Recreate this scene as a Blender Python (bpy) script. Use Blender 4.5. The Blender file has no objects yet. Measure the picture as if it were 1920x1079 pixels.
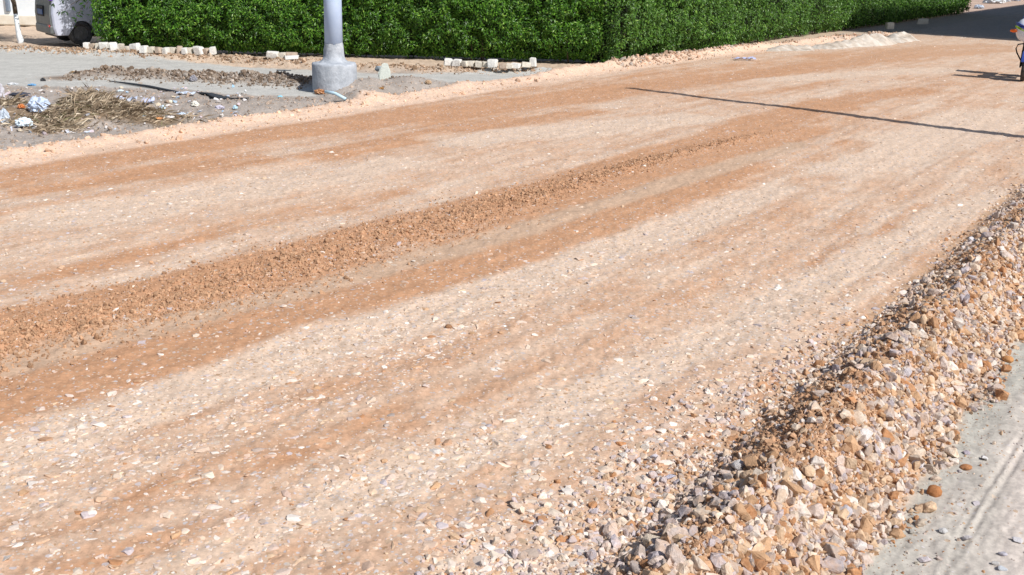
import bpy, math, random
import numpy as np
from mathutils import Vector, Matrix
import bmesh
random.seed(7)
RNG = np.random.default_rng(11)
S = bpy.context.scene
C = S.collection

# ------------------------------------------------------------------ camera
F, CH, PITCH, ROLL = 2000.0, 2.6, math.atan(625/2000.0), 0.025
cam = bpy.data.cameras.new('camera')
cam.sensor_width = 36; cam.lens = 36*F/1920; cam.clip_end = 1500; cam.clip_start = 0.05
camo = bpy.data.objects.new('camera', cam); C.objects.link(camo)
camo.matrix_world = Matrix.Translation((0, 0, CH)) @ Matrix.Rotation(math.pi/2-PITCH, 4, 'X') @ Matrix.Rotation(ROLL, 4, 'Z')
S.camera = camo
S.render.resolution_x, S.render.resolution_y = 1024, 575
# ------------------------------------------------------------------ light
SUN_EL = math.radians(45)
SH = np.array([-0.743, 0.669])                      # direction the shadows fall on the ground
sky_w = bpy.data.worlds.new('World'); S.world = sky_w; sky_w.use_nodes = True
nt = sky_w.node_tree; bg = nt.nodes['Background']
sk = nt.nodes.new('ShaderNodeTexSky'); sk.sky_type = 'NISHITA'; sk.sun_disc = False
sk.sun_elevation = SUN_EL; sk.sun_rotation = math.atan2(-SH[0], -SH[1]); sk.dust_density = 1.5
nt.links.new(sk.outputs[0], bg.inputs[0]); bg.inputs[1].default_value = 0.085
sl = bpy.data.lights.new('sun', 'SUN'); sl.energy = 4.5; sl.angle = math.radians(0.5); sl.color = (1.0, 0.975, 0.94)
so = bpy.data.objects.new('sun', sl); C.objects.link(so)
so.rotation_euler = Vector((-SH[0]*math.cos(SUN_EL), -SH[1]*math.cos(SUN_EL), math.sin(SUN_EL))).to_track_quat('Z', 'Y').to_euler()
S.view_settings.view_transform = 'Standard'; S.view_settings.look = 'None'
S.view_settings.gamma = 1; S.view_settings.use_curve_mapping = False
S.view_settings.exposure = 0.08

# ------------------------------------------------------------------ maths
ANG = math.radians(33.6)
RU = np.array([math.sin(ANG), math.cos(ANG)]); RV = np.array([math.cos(ANG), -math.sin(ANG)])   # along / across the road
Rc = np.array(camo.matrix_world.to_3x3())
def G(x, y, z=0.0):
    d = Rc @ np.array([(x-960)/F, -(y-539.5)/F, -1.0]); t = (z-CH)/d[2]
    return np.array([d[0]*t, d[1]*t])
def UV(u, v): return RU*u + RV*v
def px_m(x, y):                                     # metres per photo pixel at a ground point
    return np.linalg.norm(G(x+1, y)-G(x, y))
def _h(ix, iy, s):
    h = (ix.astype(np.int64)*374761393 + iy.astype(np.int64)*668265263 + s*1442695041) & 0xffffffff
    h = ((h ^ (h >> 13))*1274126177) & 0xffffffff
    h = ((h ^ (h >> 16))*2246822519) & 0xffffffff
    return ((h ^ (h >> 15)) & 0xffffff)/float(0xffffff)
def noise(x, y, s=0):
    x = np.asarray(x, float); y = np.asarray(y, float)
    ix = np.floor(x); iy = np.floor(y); fx = x-ix; fy = y-iy
    fx = fx*fx*(3-2*fx); fy = fy*fy*(3-2*fy)
    a = _h(ix, iy, s); b = _h(ix+1, iy, s); c = _h(ix, iy+1, s); d = _h(ix+1, iy+1, s)
    return (a*(1-fx)+b*fx)*(1-fy) + (c*(1-fx)+d*fx)*fy
def fbm(x, y, o=4, s=0, g=0.5):
    t = 0; a = 1; n = 0
    for k in range(o):
        t = t + a*noise(x*2.03**k+17.1*k, y*2.03**k-9.7*k, s+k); n += a; a *= g
    return t/n
def ss(a, b, x):
    t = np.clip((x-a)/(b-a), 0, 1); return t*t*(3-2*t)
def pdist(X, Y, pts):
    best = np.full(np.shape(X), 1e9); par = np.zeros(np.shape(X)); L = 0
    for p, q in zip(pts[:-1], pts[1:]):
        d = q-p; l2 = d@d; t = np.clip(((X-p[0])*d[0]+(Y-p[1])*d[1])/l2, 0, 1)
        dd = np.hypot(X-p[0]-t*d[0], Y-p[1]-t*d[1]); m = dd < best
        best = np.where(m, dd, best); par = np.where(m, L+t*math.sqrt(l2), par); L += math.sqrt(l2)
    return best, par/L
def sdpoly(X, Y, pts):                              # > 0 inside
    d, _ = pdist(X, Y, list(pts)+[pts[0]]); ins = np.zeros(np.shape(X), bool)
    n = len(pts)
    for i in range(n):
        a, b = pts[i], pts[(i+1) % n]
        c = ((a[1] > Y) != (b[1] > Y)) & (X < (b[0]-a[0])*(Y-a[1])/((b[1]-a[1])+1e-12)+a[0]); ins ^= c
    return np.where(ins, d, -d)
def lin(r, g, b): return np.array([((c/255+0.055)/1.055)**2.4 if c/255 > 0.04045 else c/255/12.92 for c in (r, g, b)])
PX = lambda l: [G(*p) for p in l]

# ------------------------------------------------------------------ materials
def new_mat(name, col=(.5, .5, .5), rough=.85, metal=0, spec=.3):
    m = bpy.data.materials.new(name); m.use_nodes = True
    b = m.node_tree.nodes['Principled BSDF']
    b.inputs['Base Color'].default_value = (*col, 1); b.inputs['Roughness'].default_value = rough
    b.inputs['Metallic'].default_value = metal; b.inputs['Specular IOR Level'].default_value = spec
    return m
def nd(m, t, **k):
    n = m.node_tree.nodes.new(t)
    for a, v in k.items(): setattr(n, a, v)
    return n
def noisy(name, c1, c2, scale=8, rough=.8, bump=.3, metal=0, spec=.3, detail=6, dist=.01, attr=False, contrast=(.35, .65)):
    m = new_mat(name, c1, rough, metal, spec); L = m.node_tree.links.new; b = m.node_tree.nodes['Principled BSDF']
    tc = nd(m, 'ShaderNodeTexCoord'); n = nd(m, 'ShaderNodeTexNoise'); n.inputs['Scale'].default_value = scale
    n.inputs['Detail'].default_value = detail; n.inputs['Roughness'].default_value = .65
    L(tc.outputs['Object'], n.inputs['Vector'])
    mr = nd(m, 'ShaderNodeMapRange'); mr.inputs[1].default_value, mr.inputs[2].default_value = contrast
    L(n.outputs[0], mr.inputs[0])
    mx = nd(m, 'ShaderNodeMix', data_type='RGBA'); mx.inputs['A'].default_value = (*c1, 1); mx.inputs['B'].default_value = (*c2, 1)
    L(mr.outputs[0], mx.inputs['Factor'])
    out = mx.outputs['Result']
    if attr:
        a = nd(m, 'ShaderNodeAttribute', attribute_name='Col'); m2 = nd(m, 'ShaderNodeMix', data_type='RGBA', blend_type='MULTIPLY')
        m2.inputs['Factor'].default_value = 1; L(a.outputs['Color'], m2.inputs['A']); L(out, m2.inputs['B']); out = m2.outputs['Result']
    L(out, b.inputs['Base Color'])
    if bump:
        bp = nd(m, 'ShaderNodeBump'); bp.inputs['Strength'].default_value = bump; bp.inputs['Distance'].default_value = dist
        L(n.outputs[0], bp.inputs['Height']); L(bp.outputs[0], b.inputs['Normal'])
    return m
def ground_mat():
    m = new_mat('soil', rough=.95, spec=.12); L = m.node_tree.links.new; b = m.node_tree.nodes['Principled BSDF']
    a = nd(m, 'ShaderNodeAttribute', attribute_name='Col'); sp = nd(m, 'ShaderNodeAttribute', attribute_name='Speck')
    tc = nd(m, 'ShaderNodeTexCoord')
    n1 = nd(m, 'ShaderNodeTexNoise'); n1.inputs['Scale'].default_value = 26; n1.inputs['Detail'].default_value = 8; n1.inputs['Roughness'].default_value = .72
    n2 = nd(m, 'ShaderNodeTexNoise'); n2.inputs['Scale'].default_value = 3.1; n2.inputs['Detail'].default_value = 7; n2.inputs['Roughness'].default_value = .7
    for n in (n1, n2): L(tc.outputs['Object'], n.inputs['Vector'])
    m1 = nd(m, 'ShaderNodeMapRange'); m1.inputs[1].default_value = .3; m1.inputs[2].default_value = .7; m1.inputs[3].default_value = .76; m1.inputs[4].default_value = 1.2
    L(n1.outputs[0], m1.inputs[0])
    m2 = nd(m, 'ShaderNodeMapRange'); m2.inputs[1].default_value = .3; m2.inputs[2].default_value = .7; m2.inputs[3].default_value = .86; m2.inputs[4].default_value = 1.13
    L(n2.outputs[0], m2.inputs[0])
    mu = nd(m, 'ShaderNodeMath', operation='MULTIPLY'); L(m1.outputs[0], mu.inputs[0]); L(m2.outputs[0], mu.inputs[1])
    vm = nd(m, 'ShaderNodeVectorMath', operation='SCALE'); L(a.outputs['Color'], vm.inputs[0]); L(mu.outputs[0], vm.inputs['Scale'])
    prev = vm.outputs[0]; hs = []
    for sc, lo, hi, seed in ((19, .08, .34, 0), (46, .12, .44, 5)):      # stones pressed flat into the surface
        wp = nd(m, 'ShaderNodeTexNoise'); wp.inputs['Scale'].default_value = sc*1.6; L(tc.outputs['Object'], wp.inputs['Vector'])
        wa = nd(m, 'ShaderNodeVectorMath', operation='SCALE'); wa.inputs['Scale'].default_value = .55/sc; L(wp.outputs['Color'], wa.inputs[0])
        ad = nd(m, 'ShaderNodeVectorMath', operation='ADD'); L(tc.outputs['Object'], ad.inputs[0]); L(wa.outputs[0], ad.inputs[1])
        v = nd(m, 'ShaderNodeTexVoronoi', voronoi_dimensions='2D'); v.inputs['Scale'].default_value = sc; v.inputs['Randomness'].default_value = 1
        L(ad.outputs[0], v.inputs['Vector'])
        sr = nd(m, 'ShaderNodeSeparateColor'); L(v.outputs['Color'], sr.inputs[0])
        rad = nd(m, 'ShaderNodeMapRange'); rad.inputs[1].default_value = 0; rad.inputs[2].default_value = 1; rad.inputs[3].default_value = lo; rad.inputs[4].default_value = hi
        L(sr.outputs[0], rad.inputs[0])
        lt = nd(m, 'ShaderNodeMath', operation='LESS_THAN'); L(v.outputs['Distance'], lt.inputs[0]); L(rad.outputs[0], lt.inputs[1])
        pr_ = nd(m, 'ShaderNodeMath', operation='LESS_THAN'); L(sr.outputs[1], pr_.inputs[0]); L(sp.outputs['Fac'], pr_.inputs[1])
        k = nd(m, 'ShaderNodeMath', operation='MULTIPLY'); L(lt.outputs[0], k.inputs[0]); L(pr_.outputs[0], k.inputs[1])
        rp = nd(m, 'ShaderNodeValToRGB'); e = rp.color_ramp.elements
        e[0].color = (.40, .24, .135, 1); e[1].color = (.60, .57, .56, 1)
        for pos, c in ((.3, (.50, .36, .25, 1)), (.55, (.60, .50, .40, 1)), (.8, (.52, .47, .47, 1))):
            q = rp.color_ramp.elements.new(pos); q.color = c
        L(sr.outputs[2], rp.inputs[0])
        kk = nd(m, 'ShaderNodeMath', operation='MULTIPLY'); kk.inputs[1].default_value = .85; L(k.outputs[0], kk.inputs[0])
        mx = nd(m, 'ShaderNodeMix', data_type='RGBA'); L(kk.outputs[0], mx.inputs['Factor']); L(prev, mx.inputs['A']); L(rp.outputs[0], mx.inputs['B'])
        prev = mx.outputs['Result']; hs.append(k.outputs[0])
    L(prev, b.inputs['Base Color'])
    b1 = nd(m, 'ShaderNodeBump'); b1.inputs['Strength'].default_value = .55; b1.inputs['Distance'].default_value = .014; L(n1.outputs[0], b1.inputs['Height'])
    b2 = nd(m, 'ShaderNodeBump'); b2.inputs['Strength'].default_value = .5; b2.inputs['Distance'].default_value = .006; L(hs[0], b2.inputs['Height']); L(b1.outputs[0], b2.inputs['Normal'])
    L(b2.outputs[0], b.inputs['Normal'])
    return m
M_SOIL = ground_mat()
M_STONE = noisy('stone', (.80, .78, .77), (1.12, 1.1, 1.08), 55, .88, .9, spec=.18, dist=.008, attr=True)
def dusty(m, dustcol, lo, hi, scale):
    L = m.node_tree.links.new; b = m.node_tree.nodes['Principled BSDF']; src = b.inputs['Base Color'].links[0].from_socket
    tc = nd(m, 'ShaderNodeTexCoord'); n = nd(m, 'ShaderNodeTexNoise'); n.inputs['Scale'].default_value = scale; n.inputs['Detail'].default_value = 7; n.inputs['Roughness'].default_value = .7; L(tc.outputs['Object'], n.inputs['Vector'])
    mr = nd(m, 'ShaderNodeMapRange'); mr.inputs[1].default_value = .42; mr.inputs[2].default_value = .62; mr.inputs[3].default_value = lo; mr.inputs[4].default_value = hi; L(n.outputs[0], mr.inputs[0])
    mx = nd(m, 'ShaderNodeMix', data_type='RGBA'); mx.inputs['B'].default_value = (*dustcol, 1); L(mr.outputs[0], mx.inputs['Factor']); L(src, mx.inputs['A']); L(mx.outputs['Result'], b.inputs['Base Color'])
dusty(M_STONE, tuple(lin(196, 160, 128)), .0, .5, 17)
M_PEB = noisy('pebble', (.88, .86, .84), (1.1, 1.08, 1.06), 60, .85, .4, spec=.25, dist=.004, attr=True)
M_CLOD = noisy('clod', (.8, .78, .76), (1.15, 1.15, 1.15), 60, .97, .8, spec=.05, dist=.01, attr=True)

# ------------------------------------------------------------------ objects
def tag(o, label=None, cat=None, group=None, kind=None):
    if label: o['label'] = label
    if cat: o['category'] = cat
    if group: o['group'] = group
    if kind: o['kind'] = kind
    return o
def link_mesh(name, me, mat, parent=None, loc=None, rot=None):
    o = bpy.data.objects.new(name, me); C.objects.link(o)
    if mat: me.materials.append(mat)
    if parent: o.parent = parent
    if loc is not None: o.location = loc
    if rot is not None: o.rotation_euler = rot
    return o
def empty(name, loc, rz=0, rx=0, ry=0):
    o = bpy.data.objects.new(name, None); C.objects.link(o); o.location = loc; o.rotation_euler = (rx, ry, rz); o.empty_display_size = .1
    return o
def np_mesh(name, co, faces, nper, col=None, smooth=False):
    me = bpy.data.meshes.new(name); nf = len(faces)//nper
    me.vertices.add(len(co)); me.vertices.foreach_set('co', np.asarray(co, np.float32).ravel())
    me.loops.add(len(faces)); me.loops.foreach_set('vertex_index', np.asarray(faces, np.int32))
    me.polygons.add(nf); me.polygons.foreach_set('loop_start', np.arange(nf, dtype=np.int32)*nper)
    me.update(calc_edges=True)
    me.polygons.foreach_set('use_smooth', np.full(nf, smooth))
    if col is not None:
        a = me.color_attributes.new('Col', 'FLOAT_COLOR', 'POINT')
        c4 = np.ones((len(co), 4), np.float32); c4[:, :3] = col; a.data.foreach_set('color', c4.ravel())
    me.validate(); return me
def bm_obj(name, bm, mat, parent=None, smooth=False, loc=None, rot=None, bevel=0):
    me = bpy.data.meshes.new(name); bmesh.ops.recalc_face_normals(bm, faces=bm.faces); bm.to_mesh(me); bm.free()
    for p in me.polygons: p.use_smooth = smooth
    o = link_mesh(name, me, mat, parent, loc, rot)
    if bevel:
        b = o.modifiers.new('bevel', 'BEVEL'); b.width = bevel; b.segments = 2; b.limit_method = 'ANGLE'
    return o
def bm_box(bm, c, s, rot=None):
    M = Matrix.Translation(c) @ (rot.to_4x4() if rot else Matrix.Identity(4)) @ Matrix.Diagonal((*s, 1))
    return bmesh.ops.create_cube(bm, size=1, matrix=M)['verts']
def bm_tube(bm, pts, rads, n=12, cap=True):
    rings = []
    for i, p in enumerate(pts):
        p = Vector(p); a = Vector(pts[max(i-1, 0)]); b = Vector(pts[min(i+1, len(pts)-1)])
        q = (b-a).normalized().to_track_quat('Z', 'Y')
        r = rads[i] if hasattr(rads, '__len__') else rads
        rings.append([bm.verts.new(p + q @ Vector((r*math.cos(2*math.pi*k/n), r*math.sin(2*math.pi*k/n), 0))) for k in range(n)])
    for A, B in zip(rings[:-1], rings[1:]):
        for k in range(n): bm.faces.new((A[k], A[(k+1) % n], B[(k+1) % n], B[k]))
    if cap:
        bm.faces.new(rings[0][::-1]); bm.faces.new(rings[-1])
def bm_poly_extrude(bm, outline, y0, y1):           # outline in x,z ; extruded along y
    A = [bm.verts.new((x, y0, z)) for x, z in outline]; B = [bm.verts.new((x, y1, z)) for x, z in outline]
    bm.faces.new(A); bm.faces.new(B[::-1]); n = len(outline)
    for i in range(n): bm.faces.new((A[i], A[(i+1) % n], B[(i+1) % n], B[i]))

# ------------------------------------------------------------------ ground shape and colours
RIDGE = PX([(118, 141), (200, 140), (300, 144), (430, 150), (590, 158)])
HVERGE = PX([(-10, 90), (160, 98), (403, 110), (560, 117), (700, 125), (840, 130), (1010, 129)])
STREET = PX([(-400, 66), (-150, 76), (0, 84), (150, 95), (400, 117), (560, 126), (700, 133), (850, 134), (1010, 128), (1160, 122), (1235, 116), (1160, 126), (1000, 149),
             (880, 164), (800, 160), (730, 148), (670, 142), (650, 160), (590, 176), (470, 172), (330, 163), (180, 158), (0, 156), (-300, 150), (-700, 140)])
PALE = lin(213, 188, 166); ORA = lin(190, 146, 113); TAN = lin(195, 166, 137); GREY = lin(186, 184, 178); GRAVEL = lin(166, 156, 147)
DUST = lin(198, 176, 154); PEACH = lin(222, 192, 168); BROWN = lin(165, 132, 105)
# (polyline in photo pixels, half width in metres, strength)
STROKES = [(PX(p), w, s) for p, w, s in [
    ([(-200, 690), (0, 615), (300, 545), (520, 490), (700, 440), (920, 380), (1120, 325), (1300, 280), (1500, 235)], .42, 1.0),
    ([(-300, 840), (0, 745), (250, 680), (520, 600), (760, 540), (1000, 460), (1200, 395), (1420, 320), (1650, 258)], .33, .85),
    ([(-200, 560), (0, 530), (160, 505), (400, 430), (640, 385), (800, 350)], .22, .55),
    ([(-200, 345), (0, 318), (250, 285), (500, 248), (800, 215), (1100, 178), (1400, 140), (1700, 105), (1920, 92)], .62, .7),
    ([(0, 360), (300, 320), (520, 290)], .45, .45),
    ([(560, 305), (760, 262), (900, 238), (1150, 206)], .35, .65),
    ([(1120, 330), (1300, 275), (1500, 205), (1640, 180), (1750, 166)], .5, .7),
    ([(1250, 190), (1450, 172), (1600, 150)], .3, .5),
    ([(1500, 110), (1700, 92), (1900, 84)], .8, .5),
    ([(540, 790), (700, 720), (900, 650), (1100, 570), (1300, 480), (1450, 420), (1600, 350)], .22, .3),
    ([(-100, 1040), (0, 1000), (250, 930), (500, 850), (800, 770), (950, 700)], .18, .35),
    ([(0, 1075), (350, 1010), (600, 930)], .12, .3),
    ([(1500, 500), (1600, 450), (1750, 380)], .09, .5),
    ([(1120, 1000), (1400, 790), (1600, 620), (1800, 460)], .18, .3),
]]
PALES = [(PX(p), w, s) for p, w, s in [
    ([(-100, 860), (0, 830), (300, 750), (600, 655), (800, 595), (1020, 510), (1200, 445), (1500, 340)], .26, .9),
    ([(460, 1040), (700, 930), (950, 810), (1150, 710), (1300, 650), (1500, 550), (1700, 450), (1900, 345)], .19, .95),
    ([(780, 268), (1000, 248), (1200, 232), (1330, 215)], .55, .9),
    ([(0, 420), (300, 385), (560, 340), (800, 300)], .5, .7),
    ([(1500, 330), (1700, 268), (1920, 205)], .8, .75),
    ([(1400, 150), (1600, 140), (1800, 128)], .5, .6),
]]
FAINT = PX([(0, 690), (330, 610), (640, 530), (900, 452), (1080, 400), (1280, 335), (1500, 270)])
TRK = [PX([(1760, 1079), (1790, 1000), (1840, 905), (1925, 780)]), PX([(1790, 1020), (1925, 812)])]
ROUGHROW = PX([(-200, 700), (0, 640), (300, 565), (520, 505), (700, 452), (920, 388), (1120, 330), (1260, 292), (1400, 260), (1510, 238)])

BAND1 = PX([(-300, 640), (0, 592), (280, 530), (520, 466), (800, 398), (1000, 345), (1200, 292), (1450, 240), (1560, 236), (1480, 280), (1340, 335), (1100, 432), (880, 520), (650, 598), (450, 662), (250, 735), (0, 803), (-300, 870)])
BAND2 = PX([(-300, 330), (0, 300), (300, 255), (600, 215), (900, 178), (1200, 140), (1500, 108), (1750, 88), (1900, 84), (1900, 96), (1500, 140), (1250, 165), (1100, 195), (860, 245), (600, 270), (500, 305), (300, 335), (0, 385), (-300, 430)])
BAND3 = PX([(1080, 330), (1280, 265), (1450, 215), (1640, 172), (1780, 150), (1800, 165), (1650, 222), (1560, 255), (1400, 300)])
def edge_v(u): return -12.72 + 1.5*ss(24, 46, u) + .10*(noise(u*.7, u*0, 3)-.5)
def terrain(X, Y, fine=True):
    u = X*RU[0]+Y*RU[1]; v = X*RV[0]+Y*RV[1]; R = np.hypot(X, Y)
    z = .03*(fbm(X*.35, Y*.35, 3, 1)-.5)
    onroad = ss(-12.9, -12.4, v)
    z = z + .035*(fbm(u*.12, v*1.3, 3, 41)-.5)*onroad + .012*(fbm(u*.3, v*9, 3, 43)-.5)*onroad
    # windrow of loose stone along the near side, the old road lies lower behind it
    cv = -1.58 + .07*(noise(u*.9, 0*u, 7)-.5); hh = (.20+.08*(noise(u*1.1, 0*u, 9)-.5))*(1-.35*ss(6, 13, u))
    z = z - .12*ss(-1.55, -1.1, v)
    rise = np.where(v < cv, np.clip(1-(cv-v)/.40, 0, 1), 1-ss(0, .62, v-cv)*1.0)
    z = z + hh*rise
    rowk = np.clip(rise*1.6, 0, 1)*(v < cv+.6)
    z = z + rowk*.075*(fbm(X*6, Y*6, 3, 13)-.5) + np.exp(-((v+1.62)/.17)**2)*.12*(fbm(X*5, Y*5, 4, 15)-.5)
    # rough line of clods down the middle of the road
    d, t = pdist(X, Y, ROUGHROW); wr = .40-.26*ss(.25, .75, t); k = np.exp(-(d/wr)**2)*ss(0, .04, t)*ss(1, .85, t)
    z = z + k*(.015+.06*(fbm(X*12, Y*12, 3, 5)-.4))
    # edges beyond the road
    off = v-edge_v(u)
    berm = np.exp(-((off+.15)/.28)**2)*(.05+.10*(fbm(X*5, Y*5, 3, 23)-.4)+.18*fbm(u*.6, v*2, 3, 21)*ss(15, 24, u))
    z = z + berm*ss(46, 40, u)
    out = ss(-.1, -.6, off)
    z = z - .06*out
    d, t = pdist(X, Y, RIDGE); k = np.exp(-(d/.38)**2)*ss(0, .12, t)
    z = z + k*(.10+.16*fbm(X*2, Y*2, 3, 31)+.14*(fbm(X*7, Y*7, 3, 33)-.5))
    d, t = pdist(X, Y, HVERGE); k = np.exp(-(d/.42)**2)
    z = z + k*(.02+.16*fbm(X*1.2, Y*1.2, 3, 35)+.13*(fbm(X*6, Y*6, 3, 37)-.5))
    for (x, y, r, h) in ((690, 170, .8, .28), (672, 186, .5, .22), (760, 160, .9, .22), (835, 160, .8, .12), (500, 195, .9, .12), (168, 222, .7, .18), (70, 230, .5, .04), (10, 205, .8, .12), (270, 222, .8, .12), (395, 195, .7, .10)):
        c = G(x, y); q = np.exp(-((X-c[0])**2+(Y-c[1])**2)/(r*r*.5)); z = z + q*h
    sd = sdpoly(X, Y, STREET); st = ss(-.15, .25, sd)
    rub = out*(1-st)*ss(32, 24, u)
    z = z + rub*(.09*(fbm(X*3.5, Y*3.5, 4, 51)-.5))
    if fine:
        amp = .012*onroad+.02*rub+.012*rowk
        z = z + amp*(fbm(X*16, Y*16, 3, 61)-.5)*2*ss(60, 10, R)
        for tr in TRK:
            d, t = pdist(X, Y, tr); z = z - .004*np.exp(-(d/.012)**2) + .003*np.exp(-((d-.028)/.012)**2)
    return z
def groundcol(X, Y):
    u = X*RU[0]+Y*RU[1]; v = X*RV[0]+Y*RV[1]
    wob = .22*(fbm(X*1.1, Y*1.1, 3, 71)-.5)
    wx = X+wob*RV[0]*1.2; wy = Y+wob*RV[1]*1.2
    o = .37 + .8*(fbm(u*.22, v*2.2, 4, 73)-.5) + 1.1*(fbm(u*1.1, v*6, 4, 75)-.5) + .6*(fbm(X*5, Y*5, 4, 76)-.5) + .5*(fbm(u*.35, v*17, 3, 80)-.5)
    for pts, w, s in STROKES:
        d, t = pdist(wx, wy, pts); o = o + s*(1-ss(.55*w, 1.25*w, d))*ss(0, .06, t)*ss(1, .93, t)*(.2+1.5*fbm(u*.7, v*5, 4, 77))
    nz = fbm(u*.6, v*4, 4, 78)-.5
    for B, k_, wd in ((BAND1, .55, .16), (BAND2, .42, .5), (BAND3, .35, .4)):
        o = o + k_*ss(-wd, wd, sdpoly(wx, wy, B)+.5*nz)
    for pts, w, s in PALES:
        d, t = pdist(wx, wy, pts); o = o - s*(1-ss(.4*w, 1.4*w, d))*ss(0, .08, t)*ss(1, .92, t)
    o = np.clip(o*.86+.08, 0, 1)[:, None]
    c = PALE*(1-o)+ORA*o
    d, t = pdist(wx, wy, FAINT); k = (1-ss(.12, .26, d+.08*(fbm(u*2, v*5, 3, 82)-.5)))[:, None]*.95; c = c*(1-k)+lin(194, 165, 140)*k
    sp = (.42-.24*o[:, 0])*(1-.8*k[:, 0])+.35*(fbm(u*.5, v*1.6, 3, 79)-.45)
    # dusty far part
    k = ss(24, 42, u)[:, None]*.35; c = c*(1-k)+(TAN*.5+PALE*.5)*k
    off = v-edge_v(u)
    k = (ss(.75, .45, off)*ss(46, 40, u))[:, None]; pe = PEACH*(.9+.15*noise(u*2, v*4, 81))[:, None]; c = c*(1-k)+pe*k
    out = ss(-.22, -.5, off+.25*(fbm(X*3, Y*3, 3, 83)-.5))
    sd = sdpoly(X, Y, STREET)+.25*(fbm(X*2, Y*2, 3, 85)-.5); st = ss(-.12, .12, sd)
    g = GRAVEL*(.72+.5*fbm(X*2.5, Y*2.5, 4, 87))[:, None]
    tan = ss(24.2, 25.4, Y+.25*X*0+.6*(fbm(X*1.5, Y*1.5, 3, 89)-.5))[:, None]; g = g*(1-tan)+DUST*(.85+.25*fbm(X*1.5, Y*1.5, 4, 91))[:, None]*tan
    s = GREY*(.92+.14*fbm(X*.6, Y*1.5, 4, 93))[:, None]
    d, t = pdist(X, Y, RIDGE); rk = np.exp(-(d/.42)**4)[:, None]; 
    oc = g*(1-st[:, None])+s*st[:, None]; oc = oc*(1-rk)+lin(140, 126, 114)*(.8+.4*fbm(X*5, Y*5, 3, 95))[:, None]*rk
    for (x, y, rr_) in ((168, 215, .62), (215, 222, .5), (125, 226, .45), (285, 225, .5), (95, 238, .3), (25, 212, .4)):
        c_k = G(x, y); kk = ss(1.25, .7, np.hypot(X-c_k[0], (Y-c_k[1])*1.1)/rr_+.8*(fbm(X*3, Y*3, 3, 86)-.5))[:, None]; oc = oc*(1-kk)+lin(134, 116, 96)*(.7+.6*fbm(X*9, Y*9, 3, 88))[:, None]*kk
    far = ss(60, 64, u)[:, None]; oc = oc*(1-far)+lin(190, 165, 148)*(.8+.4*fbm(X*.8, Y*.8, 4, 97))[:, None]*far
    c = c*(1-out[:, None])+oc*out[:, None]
    sp = np.where(out > .5, .12*(1-st), sp)
    fa = (ss(43, 45.5, u+.8*(fbm(X, Y, 2, 99)-.5))*ss(-14.2, -13.6, v))[:, None]; c = c*(1-fa)+lin(132, 130, 126)*fa
    # old road on the near side
    nr = ss(-1.12, -.98, v+.10*(fbm(X*4, Y*4, 3, 101)-.5))[:, None]
    n = fbm(u*.6, v*3.2, 4, 103); pink = ss(-.98, -.45, v+.5*(n-.5))[:, None]
    on = lin(176, 172, 162)*(.88+.24*fbm(X*3, Y*3, 4, 105))[:, None]*(1-pink)+lin(206, 194, 184)*(.9+.2*fbm(X*2, Y*2, 4, 107))[:, None]*pink
    c = c*(1-nr)+on*nr; sp = np.where(nr[:, 0] > .5, .06, sp)
    rise = ((v > -2.05) & (v < -1.05))[:, None]*1.0; c = c*(1-rise*.8)+(TAN*.6+ORA*.4)*.95*rise*.8
    return c, np.clip(sp, 0, .8), off, st, v, u

az = np.radians(np.concatenate([np.linspace(-58, -31, 60, endpoint=False), np.linspace(-31, 31, 820, endpoint=False), np.linspace(31, 62, 70)]))
rr = np.geomspace(1.9, 150, 930)
A, Rr = np.meshgrid(az, rr); gx = (Rr*np.sin(A)).ravel(); gy = (Rr*np.cos(A)).ravel()
gz = terrain(gx, gy); gc, gs, goff, gst, gv, gu = groundcol(gx, gy)
NA, NR = len(az), len(rr)
ii, jj = np.meshgrid(np.arange(NR-1), np.arange(NA-1), indexing='ij')
q0 = (ii*NA+jj).ravel(); quads = np.stack([q0, q0+1, q0+NA+1, q0+NA], 1)[:, ::-1]
cls = np.zeros(len(gx), int)                         # 0 verge, 1 road, 2 side street, 3 old road, 4 windrow
cls[(gst > .5)] = 2
cls[(goff > -.3) & (gu < 46)] = 1
cls[(goff > -.3) & (gu >= 46)] = 5
cls[(gv > -2.05) & (gu < 46)] = 4
cls[gv > -1.0] = 3
fc = cls[quads[:, 0]]
gco = np.stack([gx, gy, gz], 1)
for k, nm, kd, lb in ((0, 'ground', 'structure', None), (1, 'gravel_road', 'structure', None), (2, 'side_street', 'structure', None), (3, 'pavement', 'structure', None), (5, 'asphalt_road', 'structure', None), (4, 'soil_windrow', 'stuff', 'long low windrow of sandy soil under the loose stones beside the new road')):
    fq = quads[fc == k]
    if len(fq) == 0: continue
    ids, inv = np.unique(fq.ravel(), return_inverse=True)
    me = np_mesh(nm, gco[ids], inv, 4, gc[ids], True)
    a = me.attributes.new('Speck', 'FLOAT', 'POINT'); a.data.foreach_set('value', gs[ids].astype(np.float32))
    o = link_mesh(nm, me, M_SOIL); tag(o, lb, 'soil' if lb else None, None, kd)
bm = bmesh.new()
for a in (1,): bmesh.ops.create_grid(bm, x_segments=2, y_segments=2, size=1200)
o = bm_obj('terrain', bm, noisy('far_soil', tuple(lin(165, 148, 132)), tuple(lin(185, 165, 146)), .4, .95, 0), loc=(0, 0, -.42)); tag(o, kind='structure')

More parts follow.
